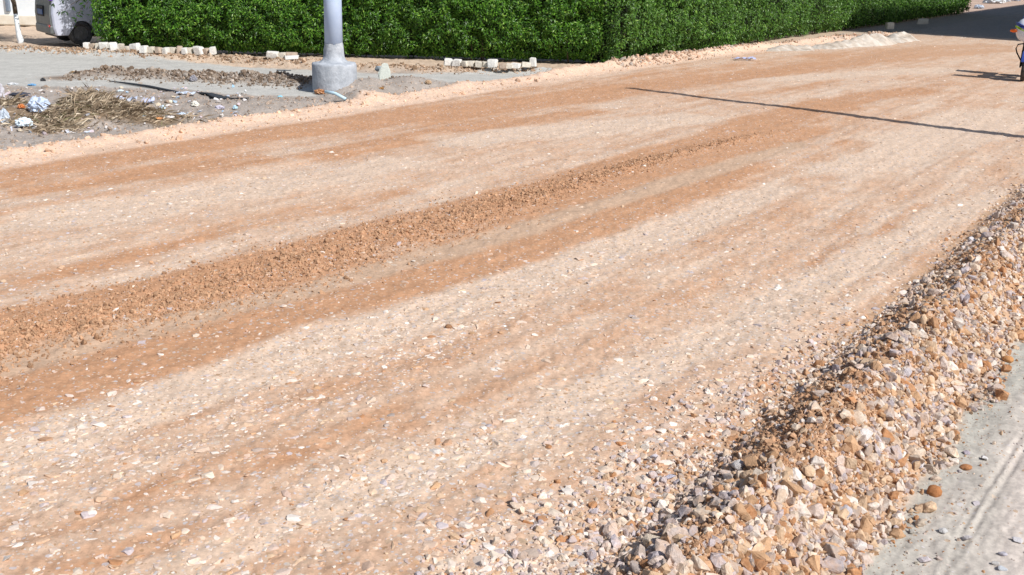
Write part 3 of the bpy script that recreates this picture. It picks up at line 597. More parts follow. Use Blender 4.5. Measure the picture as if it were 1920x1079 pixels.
def make_hedge(A_, B_, depth, height, nleaf, lsize, label, seed, pale=0, bot=.22, hole=None):
    rg = np.random.default_rng(seed); A_ = np.array(A_); B_ = np.array(B_); Lh = np.linalg.norm(B_-A_); d = (B_-A_)/Lh; nf = np.array([d[1], -d[0]])   # towards the camera side
    root = empty('hedge', (A_[0], A_[1], 0)); tag(root, label, 'hedge')
    def prof(s, z):                                    # how far the face stands proud of the inner line
        return .30*(fbm(s*.9, z*1.1, 3, seed)-.5)+.22*(fbm(s*3.1, z*3.1, 2, seed+3)-.5)-.35*ss(.55, .0, z)+.10*ss(0, 1, z)
    n = nleaf; t = rg.uniform(0, 1, n)
    s = Lh*t if Lh < 20 else Lh*(np.exp(t*1.25)-1)/(math.exp(1.25)-1)
    z = bot+rg.uniform(0, 1, n)**.9*(height-bot)
    z = np.where(rg.uniform(0, 1, n) < .1, bot*rg.uniform(.2, 1, n), z)
    dep = prof(s, z)-np.abs(rg.normal(0, .10, n))+.05
    lum = fbm(s*4.5, z*4.5, 2, seed+7); dep = dep-.27*ss(.48, .34, lum)
    px = A_[0]+d[0]*s+nf[0]*dep; py = A_[1]+d[1]*s+nf[1]*dep
    P = np.stack([px, py, z], 1)
    N = np.stack([np.full(n, nf[0]), np.full(n, nf[1]), np.full(n, .55)], 1)+rg.normal(0, .62, (n, 3))
    # top and left end
    nt_ = n//6; st_ = rg.uniform(0, Lh, nt_); dt = rg.uniform(-depth, .1, nt_); zt = height+.25*(fbm(st_*1.3, dt*2, 3, seed+9)-.5)
    P = np.concatenate([P, np.stack([A_[0]+d[0]*st_+nf[0]*dt, A_[1]+d[1]*st_+nf[1]*dt, zt], 1)]); N = np.concatenate([N, np.array([[0, 0, 1.]])+rg.normal(0, .5, (nt_, 3))])
    for end, sg in ((0, -1), (Lh, 1)):
        ne = int(900*height*depth*(.09/lsize)**1.5); de = rg.uniform(-depth, .1, ne); ze = bot+rg.uniform(0, 1, ne)*(height-bot); se = end+sg*(.18*fbm(de*3, ze*3, 3, seed+11)+.02-.25*ss(.6, 0, ze)-np.abs(rg.normal(0, .06, ne)))
        P = np.concatenate([P, np.stack([A_[0]+d[0]*se+nf[0]*de, A_[1]+d[1]*se+nf[1]*de, ze], 1)]); N = np.concatenate([N, np.array([[d[0]*sg, d[1]*sg, .5]])+rg.normal(0, .55, (ne, 3))])
    if hole is not None:
        keep = np.hypot((P[:, 0]-hole[0])*d[0]+(P[:, 1]-hole[1])*d[1], P[:, 2]-hole[2]) > hole[3]*rg.uniform(.6, 1.1, len(P)); P = P[keep]; N = N[keep]
    m = len(P); i = rg.choice(5, m, p=[.36, .27, .22, .08, .07]); col = GR[i]*rg.uniform(.7, 1.25, (m, 1))
    if pale: col = col*(1-pale)+lin(112, 146, 84)*pale*rg.uniform(.6, 1.2, (m, 1))
    tone = fbm(P[:, 0]*.8, P[:, 2]*1.2+P[:, 1]*.3, 3, seed+13); col = col*(.8+.4*tone)[:, None]
    R = np.hypot(P[:, 0], P[:, 1]); size = lsize*rg.uniform(.6, 1.25, m)*np.maximum(1, R/42)
    me = leaves_mesh('foliage', P-np.array([A_[0], A_[1], 0]), N, size, col, rg)
    link_mesh('foliage', me, M_LEAF, root)
    # dense near-black core behind the leaves
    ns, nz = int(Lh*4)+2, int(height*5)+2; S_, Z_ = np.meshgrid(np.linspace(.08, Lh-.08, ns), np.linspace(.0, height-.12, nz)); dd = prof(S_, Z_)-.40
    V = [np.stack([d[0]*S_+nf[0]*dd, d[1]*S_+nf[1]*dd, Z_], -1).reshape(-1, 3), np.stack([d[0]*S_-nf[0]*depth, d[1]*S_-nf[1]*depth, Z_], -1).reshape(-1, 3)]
    bm = bmesh.new(); v1 = [bm.verts.new(p) for p in V[0]]; v2 = [bm.verts.new(p) for p in V[1]]
    for a in range(nz-1):
        for b in range(ns-1):
            k = a*ns+b; bm.faces.new((v1[k], v1[k+1], v1[k+ns+1], v1[k+ns])); bm.faces.new((v2[k], v2[k+ns], v2[k+ns+1], v2[k+1]))
        k = a*ns; bm.faces.new((v1[k], v1[k+ns], v2[k+ns], v2[k])); k = a*ns+ns-1; bm.faces.new((v1[k], v2[k], v2[k+ns], v1[k+ns]))
    for b in range(ns-1): k = (nz-1)*ns+b; bm.faces.new((v1[k], v1[k+1], v2[k+1], v2[k]))
    bm_obj('inner_core', bm, M_DARK, root, True)
    for q in range(int(Lh*1.0)):                        # short woody stems at the foot
        s0 = rg.uniform(.1, Lh-.1); f0 = rg.uniform(-.42, -.3); b0 = Vector((d[0]*s0+nf[0]*f0, d[1]*s0+nf[1]*f0, -.05))
        bm = bmesh.new(); bm_tube(bm, [b0, b0+Vector((rg.uniform(-.06, .06), rg.uniform(-.1, 0), .35)), b0+Vector((rg.uniform(-.15, .15), rg.uniform(-.1, .1), .8))], [.022, .016, .008], 6)
        bm_obj('stem', bm, M_BARK, root, True)
    return root, d, nf
H1A, H1B = G(164, 96)+np.array([.15, .35]), G(1132, 122)+np.array([-.15, .35])
make_hedge(H1A, H1B, .9, 2.9, 78000, .085, 'tall dark green clipped hedge behind the pole and stone blocks', 301, 0)
H2A = UV(24.35, -13.2); H2B = UV(67.5, -13.75)
hb = G(1203, 4, 1.75)
make_hedge(H2A, H2B, 1.0, 2.7, 92000, .095, 'lighter green clipped hedge running away along the far road edge', 401, .22, .16, (H2A[0]+.6, H2A[1]+.9, 1.95, .22))

# leafy spray leaning over the van side
rg2 = np.random.default_rng(77); root = empty('hanging_branch', (-11.0, 27.75, 0)); tag(root, 'thin leafy branch sticking out of the hedge end across the van', 'branch')
bm = bmesh.new(); Ps = []; Ns = []
for p0, p1 in ((( .2, .15, 1.35), (-.62, -.05, .92)), ((.2, .15, 1.5), (-.72, -.05, 1.22)), ((.1, .1, 1.2), (-.3, -.05, .62))):
    a, b = Vector(p0), Vector(p1); bm_tube(bm, [a, (a+b)/2+Vector((0, 0, .05)), b], [.008, .006, .003], 6)
    for k in range(20):
        t = rg2.uniform(.15, 1); q = a+(b-a)*t+Vector(rg2.normal(0, .045, 3)); Ps.append(q[:]); Ns.append((rg2.normal(0, .5), -.6+rg2.normal(0, .5), .5))
bm_obj('twigs', bm, M_BARK, root)
Ps = np.array(Ps); link_mesh('leaves', leaves_mesh('leaves', Ps, np.array(Ns), rg2.uniform(.10, .16, len(Ps)), GR[1][None]*rg2.uniform(.3, .6, (len(Ps), 1)), rg2, 1.2), M_LEAF, root)  # hedge green darkened; the leaves' shade is put into the colour

# ------------------------------------------------------------------ street light pole with concrete foot
M_GALV = noisy('galvanised', tuple(lin(164, 182, 212)), tuple(lin(186, 202, 226)), 2.2, .45, .08, metal=.0, spec=.5, contrast=(.3, .7))
M_CEM = noisy('cement', tuple(lin(154, 160, 168)), tuple(lin(186, 191, 198)), 7, .92, .9, dist=.03)
p = G(622, 172); zt = .0; px0, py0 = float(p[0]), float(p[1])+.36
root = empty('street_light_pole', (px0, py0, 0)); tag(root, 'thick grey blue steel pole standing in a round concrete foot before the hedge', 'pole')
bm = bmesh.new(); n = 20; prof = [(.43, -.35), (.43, .2), (.432, .47), (.42, .50), (.40, .508), (.28, .525)]
rings = []
for r, z in prof: rings.append([bm.verts.new((r*math.cos(2*math.pi*(k+.3)/n), r*math.sin(2*math.pi*(k+.3)/n)*1.0, z+.012*math.sin(k*2.1))) for k in range(n)])
for a, b in zip(rings[:-1], rings[1:]):
    for k in range(n): bm.faces.new((a[k], a[(k+1) % n], b[(k+1) % n], b[k]))
bm.faces.new(rings[-1])
bm_obj('concrete_foot', bm, M_CEM, root, True)
bm = bmesh.new(); rings = []; n = 32                  # rough mortar collar
for j, (z, r) in enumerate([(.505, .33), (.535, .265), (.575, .222), (.64, .20), (.74, .19), (.82, .184), (.88, .176)]):
    rings.append([bm.verts.new(((r+.012*(float(noise(k*1.1, z*12, 9))-.5)*2*(j < 6))*math.cos(2*math.pi*k/n), (r+.012*(float(noise(k*1.1, z*12, 9))-.5)*2*(j < 6))*math.sin(2*math.pi*k/n), z+(.05*(float(noise(k*.6, 3, 8))-.5) if j > 3 else 0))) for k in range(n)])
for a, b in zip(rings[:-1], rings[1:]):
    for k in range(n): bm.faces.new((a[k], a[(k+1) % n], b[(k+1) % n], b[k]))
bm_obj('mortar_collar', bm, M_CEM, root, True)
bm = bmesh.new(); POLE_H = 2.7; bm_tube(bm, [(0, 0, .5), (0, 0, POLE_H)], [.174, .166], 40); bm_obj('shaft', bm, M_GALV, root, True)  # shaft cut short out of view so it casts no long shadow
bm = bmesh.new(); bm_tube(bm, [(0, 0, POLE_H), (0, 0, POLE_H+.05)], [.178, .15], 40); bm_obj('cap', bm, M_GALV, root, True)

# ------------------------------------------------------------------ lamp post on the near side (its shadow crosses the road)
tip = G(1172, 165); LH = 9.0; b_ = tip-SH*LH/math.tan(SUN_EL)
root = empty('lamp_post', (b_[0], b_[1], -.1)); tag(root, 'tall slim steel lamp post on the near side casting the long shadow', 'lamp post')
bm = bmesh.new(); bm_tube(bm, [(0, 0, 0), (0, 0, 2.5), (0, 0, LH)], [.17, .15, .10], 20); bm_obj('shaft', bm, M_GALV, root, True)
bm = bmesh.new(); bm_tube(bm, [(0, 0, -.2), (0, 0, .5)], [.3, .3], 16); bm_obj('concrete_foot', bm, M_CEM, root, False)

# ------------------------------------------------------------------ building on the near side (its shadow lies over the far road)
c0 = G(1905, 77); t_ = (3.2-(c0@RV))/(-(SH@RV)); c1 = c0-SH*t_
M_PLASTER = noisy('plaster', tuple(lin(196, 184, 168)), tuple(lin(214, 204, 188)), 1.5, .9, .1); M_GLASS = new_mat('window_glass', (.03, .04, .05), .1, 0, .6)
root = empty('building', (c1[0], c1[1], 0), -ANG+math.pi/2); tag(root, 'large plastered building on the near side of the road casting the far shadow', 'building')
BL, BD, BHt = 56, 14, 17.0
bm = bmesh.new(); bm_box(bm, (BL/2, -BD/2, BHt/2-.5), (BL, BD, BHt+1)); bm_box(bm, (BL/2, -BD/2, BHt+.15), (BL+.5, BD+.5, .3)); bm_obj('wall', bm, M_PLASTER, root)
for fl in range(4):
    for k in range(9):
        bm = bmesh.new(); bm_box(bm, (3.5+k*6.1, .03, 2+fl*3.4), (1.7, .1, 1.5)); w_ = bm_obj('window', bm, M_GLASS, root)

# ------------------------------------------------------------------ white wall behind, whitewashed tree
M_WHITE = noisy('whitewash', tuple(lin(222, 230, 234)), tuple(lin(236, 240, 242)), 2.5, .85, .15)
M_PLINTH = noisy('wall_foot', tuple(lin(214, 206, 190)), tuple(lin(226, 222, 210)), 3, .9, .2)
wa = G(0, 45); wb = G(72, 47); dw = (wb-wa)/np.linalg.norm(wb-wa); ang = math.atan2(dw[1], dw[0])
root = empty('boundary_wall', (wa[0]-dw[0]*9, wa[1]-dw[1]*9, 0), ang); tag(root, 'bright whitewashed wall behind the van and the young tree', 'wall')
bm = bmesh.new(); bm_box(bm, (11, .15, 1.75), (22, .3, 2.9)); bm_obj('wall_face', bm, M_WHITE, root)
bm = bmesh.new(); bm_box(bm, (11, .12, .14), (22, .42, .34)); bm_obj('plinth', bm, M_PLINTH, root, bevel=.04)
bm = bmesh.new(); bm_box(bm, (9.36, -.05, 1.85), (.13, .12, 2.9)); bm_obj('wall_shadow_strip', bm, noisy('shadow_grey', tuple(lin(110, 122, 138)), tuple(lin(126, 138, 152)), 5, .5, 0), root, bevel=.03)  # grey bar standing in for a shadow strip on the wall
tp = G(37, 77); root = empty('young_tree', (tp[0], tp[1], 0)); tag(root, 'young tree with whitewashed lower trunk in front of the white wall', 'tree')
m = px_m(37, 77)
pts = [(.02, 0, -.1), (.02, 0, .02), (-.01, 0, .2), (-.02, 0, .45), (-.03, 0, .72)]
bm = bmesh.new(); bm_tube(bm, pts, [.095, .085, .068, .062, .06], 12); bm_obj('whitewashed_trunk', bm, M_WHITE, root, True)
bm = bmesh.new(); bm_tube(bm, [(-.03, 0, .72), (-.04, 0, 1.0), (-.12, 0, 1.3), (-.2, .1, 1.7), (-.2, .1, 2.4)], [.06, .058, .07, .05, .03], 12)
bm_tube(bm, [(-.08, 0, 1.15), (.0, .1, 1.5), (.35, .2, 2.2)], [.045, .04, .02], 10); bm_tube(bm, [(-.12, 0, 1.3), (-.6, -.2, 2.0)], [.035, .018], 8); bm_obj('trunk', bm, M_BARK, root, True)
rg3 = np.random.default_rng(88); n = 6000; cl = rg3.normal(0, 1, (40, 3))*np.array([.8, .6, .25])+np.array([.1, 0, 2.15]); P = cl[rg3.integers(0, 40, n)]+rg3.normal(0, .16, (n, 3))
link_mesh('crown', leaves_mesh('crown', P, rg3.normal(0, 1, (n, 3))+np.array([0, 0, .8]), rg3.uniform(.06, .11, n), GR[rg3.integers(0, 4, n)], rg3), M_LEAF, root)
# ------------------------------------------------------------------ van
M_SILVER = noisy('silver_paint', tuple(lin(196, 200, 216)), tuple(lin(204, 208, 222)), 2, .34, 0, metal=.1, spec=.5); M_SILVER.node_tree.nodes['Principled BSDF'].inputs['Coat Weight'].default_value = .5
M_RUB = noisy('tyre_rubber', (.03, .03, .032), (.09, .088, .085), 12, .85, .2); M_RIM = noisy('dusty_rim', (.12, .12, .125), (.2, .2, .2), 6, .5, .1, metal=.4)
M_TINT = new_mat('tinted_glass', (.01, .012, .015), .08, 0, .6); M_RED = new_mat('red_lens', (.45, .02, .02), .2, 0, .5); M_PURP = new_mat('lamp_lens', (.16, .08, .42), .2, 0, .5)
M_PLASTIC = new_mat('dark_plastic', (.02, .02, .022), .6); M_BLUE = new_mat('blue_plate', tuple(lin(70, 100, 150)), .5)
phi = math.radians(37.5); rc = G(103, 86.5); VW, VLn, VHt = 1.62, 4.3, 1.95
root = empty('parked_van', (rc[0], rc[1], 0), phi); tag(root, 'silver van parked behind the left end of the hedge, rear in shade', 'van')
# local: x forward, y to the far side (0 = side facing camera)
out = [(0.05, .26), (.0, .42), (-.02, .8), (.03, 1.2), (.16, 1.82), (.3, 1.93), (1.4, 1.97), (2.9, 1.9), (3.35, 1.75), (3.95, 1.15), (4.22, .95), (4.3, .6), (4.25, .26)]
wx = [.70, 3.2]
def arch(cx, r=.37): return [(cx+r*math.cos(a), .26+max(0, r*math.sin(a)*1.0)+.0) for a in np.linspace(0, math.pi, 11)]
ol = out+arch(wx[1])+arch(wx[0])
bm = bmesh.new(); ys = [0.0, .05, .22, VW-.22, VW-.05, VW]; rings = []
zc = 1.0
for y, sc in zip(ys, [.972, .99, 1, 1, .99, .972]):
    rings.append([bm.verts.new((2.15+(x-2.15)*sc, y, zc+(z-zc)*(sc if z > .3 else 1))) for x, z in ol])
for a, b in zip(rings[:-1], rings[1:]):
    for k in range(len(ol)): bm.faces.new((a[k], a[(k+1) % len(ol)], b[(k+1) % len(ol)], b[k]))
bm.faces.new(rings[0]); bm.faces.new(rings[-1][::-1]); bmesh.ops.triangulate(bm, faces=[f for f in bm.faces if len(f.verts) > 4])
bm_obj('body', bm, M_SILVER, root, False, bevel=.02)
for x0, x1 in ((.25, 1.25), (1.32, 2.35), (2.42, 3.2)):
    bm = bmesh.new(); bm_box(bm, ((x0+x1)/2, -.004, 1.47), (x1-x0, .03, .54)); bm_obj('side_window', bm, M_TINT, root, bevel=.012)
bm = bmesh.new(); bm_box(bm, (.05, VW/2, 1.46), (.03, 1.3, .46), Matrix.Rotation(.22, 3, 'Y')); bm_obj('rear_window', bm, M_TINT, root, bevel=.01)
M_GATE = noisy('shaded_tailgate', tuple(lin(104, 108, 108)), tuple(lin(120, 122, 120)), 3, .5, .05, metal=.2)  # silver van's rear made darker; its shade is put into the colour
bm = bmesh.new(); bm_poly_extrude(bm, [(-.03, .5), (-.045, .8), (.005, 1.2), (.11, 1.68), (.2, 1.68), (.1, 1.2), (.08, .5)], .1, VW-.1); bm_obj('tailgate', bm, M_GATE, root, bevel=.015)
bm = bmesh.new(); bm_box(bm, (-.045, VW/2+.1, .86), (.05, .62, .28)); bm_obj('plate_recess', bm, M_PLASTIC, root, bevel=.02)
bm = bmesh.new(); bm_box(bm, (-.08, VW/2+.02, .84), (.015, .46, .13)); bm_obj('number_plate', bm, M_BLUE, root)
bm = bmesh.new(); bm_box(bm, (.01, VW/2, .40), (.14, VW-.16, .24)); bm_obj('rear_bumper', bm, M_GATE, root, bevel=.05)
bm = bmesh.new(); bm_box(bm, (-.055, .17, .5), (.03, .14, .06)); bm_obj('rear_reflector', bm, M_RED, root, bevel=.01)
bm = bmesh.new(); bm_box(bm, (.05, .05, 1.42), (.12, .14, .55), Matrix.Rotation(.18, 3, 'Y')); bm_obj('tail_lamp', bm, M_PURP, root, bevel=.03)
bm = bmesh.new(); bm_box(bm, (2.1, VW/2, .28), (3.9, VW-.4, .16)); bm_obj('underbody', bm, M_PLASTIC, root)
def wheel(px_, py_, parent, r=.29, w=.18):
    e = empty('wheel', (px_, py_, r)); e.parent = parent
    bm = bmesh.new(); prof = [(r*.62, -w*.45), (r*.8, -w*.5), (r*.95, -w*.46), (r, -w*.3), (r, w*.3), (r*.95, w*.46), (r*.8, w*.5), (r*.62, w*.45)]; n = 36; R_ = []
    for rr_, y in prof: R_.append([bm.verts.new((rr_*math.cos(2*math.pi*k/n), y, rr_*math.sin(2*math.pi*k/n))) for k in range(n)])
    R_.append(R_[0])
    for a, b in zip(R_[:-1], R_[1:]):
        for k in range(n): bm.faces.new((a[k], a[(k+1) % n], b[(k+1) % n], b[k]))
    bm_obj('tyre', bm, M_RUB, e, True)
    bm = bmesh.new(); bmesh.ops.create_cone(bm, cap_ends=True, segments=28, radius1=r*.62, radius2=r*.62, depth=w*.5, matrix=Matrix.Rotation(math.pi/2, 4, 'X'))
    bmesh.ops.create_cone(bm, cap_ends=True, segments=20, radius1=r*.2, radius2=r*.17, depth=w*.86, matrix=Matrix.Rotation(math.pi/2, 4, 'X'))
    for k in range(6):
        a = k*math.pi/3; bm_box(bm, (r*.42*math.cos(a), 0, r*.42*math.sin(a)), (r*.34, w*.66, r*.12), Matrix.Rotation(-a, 3, 'Y'))
    bm_obj('rim', bm, M_RIM, e)
for x in wx:
    for y in (.10, VW-.10): wheel(x, y, root, .31, .2)

# ------------------------------------------------------------------ motorcycle at the right edge
M_WP = new_mat('white_paint', tuple(lin(226, 230, 236)), .25, 0, .5); M_BP = new_mat('blue_paint', tuple(lin(52, 74, 150)), .3, 0, .5); M_LIME = new_mat('lime_decal', tuple(lin(170, 215, 40)), .4); M_ORL = new_mat('orange_lens', (.85, .16, .02), .25)
M_BLK = new_mat('black_metal', (.015, .015, .017), .35, .3); M_SEAT = noisy('seat_vinyl', (.02, .02, .02), (.04, .04, .04), 20, .6, .2)
mc = G(1917, 152); hd = math.atan2(-RU[1], -RU[0])+.10
root = empty('motorcycle', (mc[0], mc[1], 0), hd); tag(root, 'motorcycle with white, blue and lime fairing facing the camera on the road', 'motorcycle')
# local: x forward; front wheel at x=0
def mw(x, parent): 
    wheel(x, 0, parent, .31, .11)
mw(0, root); mw(-1.28, root)
bm = bmesh.new()
for k in range(9):
    pass
arc = [(.36*math.cos(a), .34+.36*math.sin(a)) for a in np.linspace(.35, 2.5, 10)]; arc2 = [(.33*math.cos(a), .34+.33*math.sin(a)) for a in np.linspace(2.5, .35, 10)]
bm_poly_extrude(bm, arc+arc2, -.085, .085); bm_obj('front_fender', bm, M_BP, root, bevel=.01)
for y in (-.1, .1):
    bm = bmesh.new(); bm_tube(bm, [(0, y, .31), (-.16, y, .8), (-.26, y, 1.12)], .02, 10); bm_obj('fork', bm, M_BLK, root, True)
# nose fairing
bm = bmesh.new(); R_ = []
for x, w, z0, z1 in ((.16, .10, .98, 1.12), (.12, .21, .92, 1.26), (.02, .30, .90, 1.40), (-.12, .33, .92, 1.46), (-.24, .30, 1.0, 1.44)):
    zc = (z0+z1)/2; R_.append([bm.verts.new((x, w*math.copysign(abs(math.cos(a))**.7, math.cos(a)), zc+(z1-z0)/2*math.copysign(abs(math.sin(a))**.8, math.sin(a)))) for a in np.linspace(0, 2*math.pi, 24, endpoint=False)])
for a, b in zip(R_[:-1], R_[1:]):
    for k in range(24): bm.faces.new((a[k], a[(k+1) % 24], b[(k+1) % 24], b[k]))
bm.faces.new(R_[0]); bm.faces.new(R_[-1][::-1]); fair = bm_obj('fairing', bm, M_WP, root, True)
def strip(name, mat, z, t, x=.0, dy=0):
    bm = bmesh.new()
    for sg in (-1, 1):
        a = [Vector((.155, 0, z-.07)), Vector((.125, sg*.2, z+.0)), Vector((.05, sg*.30, z+.045)), Vector((-.06, sg*.335, z+.05))]
        vs = [bm.verts.new(q+Vector((.012, sg*.01, -t/2))) for q in a]+[bm.verts.new(q+Vector((.012, sg*.01, t/2))) for q in a[::-1]]
        bm.faces.new(vs)
    o = bm_obj(name, bm, mat, fair); s = o.modifiers.new('solid', 'SOLIDIFY'); s.thickness = .012
strip('lime_stripe', M_LIME, 1.20, .035); strip('blue_stripe', M_BP, 1.27, .07)
bm = bmesh.new(); bm_box(bm, (.14, 0, 1.10), (.06, .24, .12)); bm_obj('headlight', bm, new_mat('headlight_glass', (.7, .72, .75), .1), root, bevel=.03)
for y in (-.36, .36):
    bm = bmesh.new(); bmesh.ops.create_uvsphere(bm, u_segments=16, v_segments=10, radius=1, matrix=Matrix.Translation((.02, y, 1.15)) @ Matrix.Diagonal((.05, .085, .04, 1))); bm_obj('turn_signal', bm, M_ORL, root, True)
bm = bmesh.new(); bm_tube(bm, [(-.38, -.42, 1.14), (-.3, -.2, 1.16), (-.28, 0, 1.12), (-.3, .2, 1.16), (-.38, .42, 1.14)], .014, 10); bm_obj('handlebar', bm, M_BLK, root, True)
bm = bmesh.new(); bm_tube(bm, [(-.15, -.08, .86), (.0, -.22, .84), (.03, -.25, .74), (-.05, -.22, .64), (-.25, -.1, .42)], .016, 10); bm_tube(bm, [(-.15, .08, .86), (.0, .22, .84), (.03, .25, .74), (-.05, .22, .64), (-.25, .1, .42)], .016, 10); bm_obj('crash_guard', bm, M_BLK, root, True)
bm = bmesh.new(); bm_box(bm, (-.62, 0, .5), (.5, .28, .38)); bm_tube(bm, [(-.2, 0, .95), (-.35, 0, .45), (-.9, 0, .4), (-1.28, 0, .31)], .03, 8); bm_obj('engine', bm, M_BLK, root, bevel=.03)
bm = bmesh.new(); bmesh.ops.create_uvsphere(bm, u_segments=20, v_segments=12, radius=1, matrix=Matrix.Translation((-.55, 0, .9)) @ Matrix.Diagonal((.3, .15, .14, 1))); bm_obj('fuel_tank', bm, M_BP, root, True)
bm = bmesh.new(); bm_box(bm, (-1.1, 0, .86), (.75, .24, .1)); bm_obj('seat', bm, M_SEAT, root, bevel=.04)
bm = bmesh.new()

bm = bmesh.new(); bm_box(bm, (-1.35, 0, 1.2), (.5, .56, .55)); bm_obj('shadow_bulk', bm, M_BP, root, bevel=.06)  # unseen box added to thicken the motorcycle's shadow
# ------------------------------------------------------------------ grey bank at the far road edge
def heap(name, pts, hs, w, mat, label, cat, seed, kind=None):
    pts = [np.array(p) for p in pts]; seg = np.r_[0, np.cumsum([np.linalg.norm(b-a) for a, b in zip(pts[:-1], pts[1:])])]; P = np.array(pts)
    ns, nw = 140, 26; s = np.linspace(0, seg[-1], ns); cx = np.interp(s, seg, P[:, 0]); cy = np.interp(s, seg, P[:, 1]); hh = np.interp(s, seg, hs)
    tx = np.gradient(cx); ty = np.gradient(cy); l = np.hypot(tx, ty); nx, ny = -ty/l, tx/l
    q = np.linspace(-1, 1, nw); X = cx[:, None]+nx[:, None]*q*w; Y = cy[:, None]+ny[:, None]*q*w
    pr_ = np.clip(1-np.abs(q)**1.3, 0, 1)[None]*hh[:, None]; Z = -.05+pr_*(1+1.0*(fbm(X*1.6, Y*1.6, 3, seed)-.5))+.16*(fbm(X*4, Y*4, 4, seed+2)-.5)*(pr_ > .01)
    co = np.stack([X, Y, Z], -1).reshape(-1, 3)-np.array([P[0, 0], P[0, 1], 0]); i, j = np.meshgrid(np.arange(ns-1), np.arange(nw-1), indexing='ij'); k = (i*nw+j).ravel()
    me = np_mesh(name, co, np.stack([k, k+nw, k+nw+1, k+1], 1).ravel(), 4, None, True)
    o = link_mesh(name, me, mat, loc=(P[0, 0], P[0, 1], 0)); return tag(o, label, cat, None, kind)
M_ASH = noisy('pale_silt', tuple(lin(168, 154, 138)), tuple(lin(208, 200, 190)), 3, .95, .9, dist=.03)
heap('silt_bank', PX([(1440, 97), (1475, 93), (1530, 92), (1570, 88), (1640, 83), (1665, 79), (1692, 75), (1712, 74)]), [.04, .18, .08, .24, .44, .16, .34, .04], .6, M_ASH, 'pale grey bank of fine silt with two peaks before the shaded hedge', 'earth bank', 501)

# ------------------------------------------------------------------ rubbish on the verge
def crumple(seed, sx, sy, sz, fold=.75, sub=4):
    bm = bmesh.new(); bmesh.ops.create_icosphere(bm, subdivisions=sub, radius=1)
    for v in bm.verts:
        p = v.co.copy(); n1 = abs(float(fbm(p.x*1.7+seed, p.y*1.7+p.z*2.1, 4, seed))-.5)*2; n2 = abs(float(noise(p.x*5+p.z*3, p.y*5+seed, seed+1))-.5)
        n3 = abs(float(fbm(p.x*3.1+seed*2, p.z*3.3-p.y*2.9, 3, seed+4))-.5)*2; q = p*(1.15-fold*n1-fold*.8*n2-fold*.6*n3); v.co = Vector((q.x*sx, q.y*sy, max(q.z, -.35)*sz))
    me = bpy.data.meshes.new('crumple'); bm.to_mesh(me); bm.free(); return me
def sheet(seed, sx, sy, amp):
    bm = bmesh.new(); bmesh.ops.create_grid(bm, x_segments=16, y_segments=12, size=.5)
    for v in bm.verts:
        x, y = v.co.x, v.co.y; r = 1-.35*float(fbm(math.atan2(y, x)*1.3+7, seed, 3, seed)); v.co.x *= sx*r; v.co.y *= sy*r
        v.co.z = amp*abs(float(fbm(x*4+seed, y*4, 3, seed))-.5)*2.4+.01
    me = bpy.data.meshes.new('sheet'); bm.to_mesh(me); bm.free(); return me
_lm = {}
def litter_mat(c, tr=.25):
    k = tuple(c)
    if k not in _lm:
        c0 = lin(*c); m = noisy('litter_%d' % len(_lm), tuple(c0*.85), tuple(np.clip(c0*1.1, 0, .92)), 7, .4, .5, spec=.5, dist=.02); _lm[k] = m
    return _lm[k]
def item(name, kind, x, y, w, h, c, label, cat, rz=0, amp=.06):
    m = px_m(x, y); seed = int(x*3+y); p, zz = settle(x, y, h*m*.2 if kind == 'bag' else .03)
    if kind == 'bag': me = crumple(seed, w*m/2, w*m/2*.7, h*m*.62, .45 if w > 40 else .7); z = zz+h*m*.28
    else: me = sheet(seed, w*m*1.15, max(h*m*3.2, .12), amp); z = zz+.02
    for q in me.polygons: q.use_smooth = (kind != 'bag')
    o = link_mesh(name, me, litter_mat(c), loc=(p[0], p[1], z), rot=(0, 0, rz)); return tag(o, label, cat)
item('plastic_bag', 'bag', 75, 207, 54, 38, (196, 210, 232), 'large bluish white plastic bag lying on the dry grass at left', 'plastic bag', -.5)
item('plastic_bag', 'bag', 45, 236, 36, 20, (214, 228, 240), 'torn white plastic bag just below the large bluish bag', 'plastic bag', .3)
item('plastic_bag', 'bag', 8, 226, 26, 34, (196, 206, 218), 'dirty pale bag half cut off at the left edge', 'plastic bag')
item('plastic_bag', 'bag', 3, 178, 14, 34, (206, 204, 210), 'whitish bag heap above the dirty bag at the left edge', 'plastic bag')
item('food_wrapper', 'bag', 40, 202, 15, 10, (206, 128, 72), 'small orange food wrapper left of the large bluish bag', 'wrapper')
item('food_wrapper', 'bag', 58, 206, 13, 9, (206, 84, 84), 'red wrapper scrap touching the large bluish bag', 'wrapper')
item('cloth_rag', 'bag', 38, 179, 46, 9, (70, 72, 84), 'dark grey rag lying behind the bags at left', 'rag', -.1)
item('plastic_sheet', 'sheet', 226, 188, 58, 16, (206, 216, 238), 'crumpled bluish white plastic sheet right of the dry grass heap', 'plastic sheet', -.3, .09)
item('plastic_sheet', 'sheet', 275, 192, 22, 14, (190, 196, 222), 'small lilac plastic sheet beside the crumpled sheet', 'plastic sheet', 0, .1)
item('paper_scrap', 'sheet', 180, 188, 26, 8, (230, 232, 232), 'white paper strip lying on the dry grass heap', 'paper', -.4, .05)
item('paper_scrap', 'bag', 225, 171, 16, 5, (218, 228, 232), 'pale paper scrap behind the crumpled sheet', 'paper')
item('plastic_cup', 'bag', 305, 203, 12, 9, (206, 224, 240), 'light blue plastic piece between the grass heap and the pile', 'plastic piece')
item('paper_scrap', 'bag', 318, 192, 13, 8, (228, 224, 206), 'cream paper ball right of the lilac sheet', 'paper')
item('stone', 'bag', 366, 197, 17, 12, (226, 224, 214), 'bright white pointed stone among the scattered rubbish', 'stone')
item('plastic_piece', 'bag', 313, 219, 15, 7, (176, 214, 230), 'cyan plastic piece at the verge edge above the peach bank', 'plastic piece')
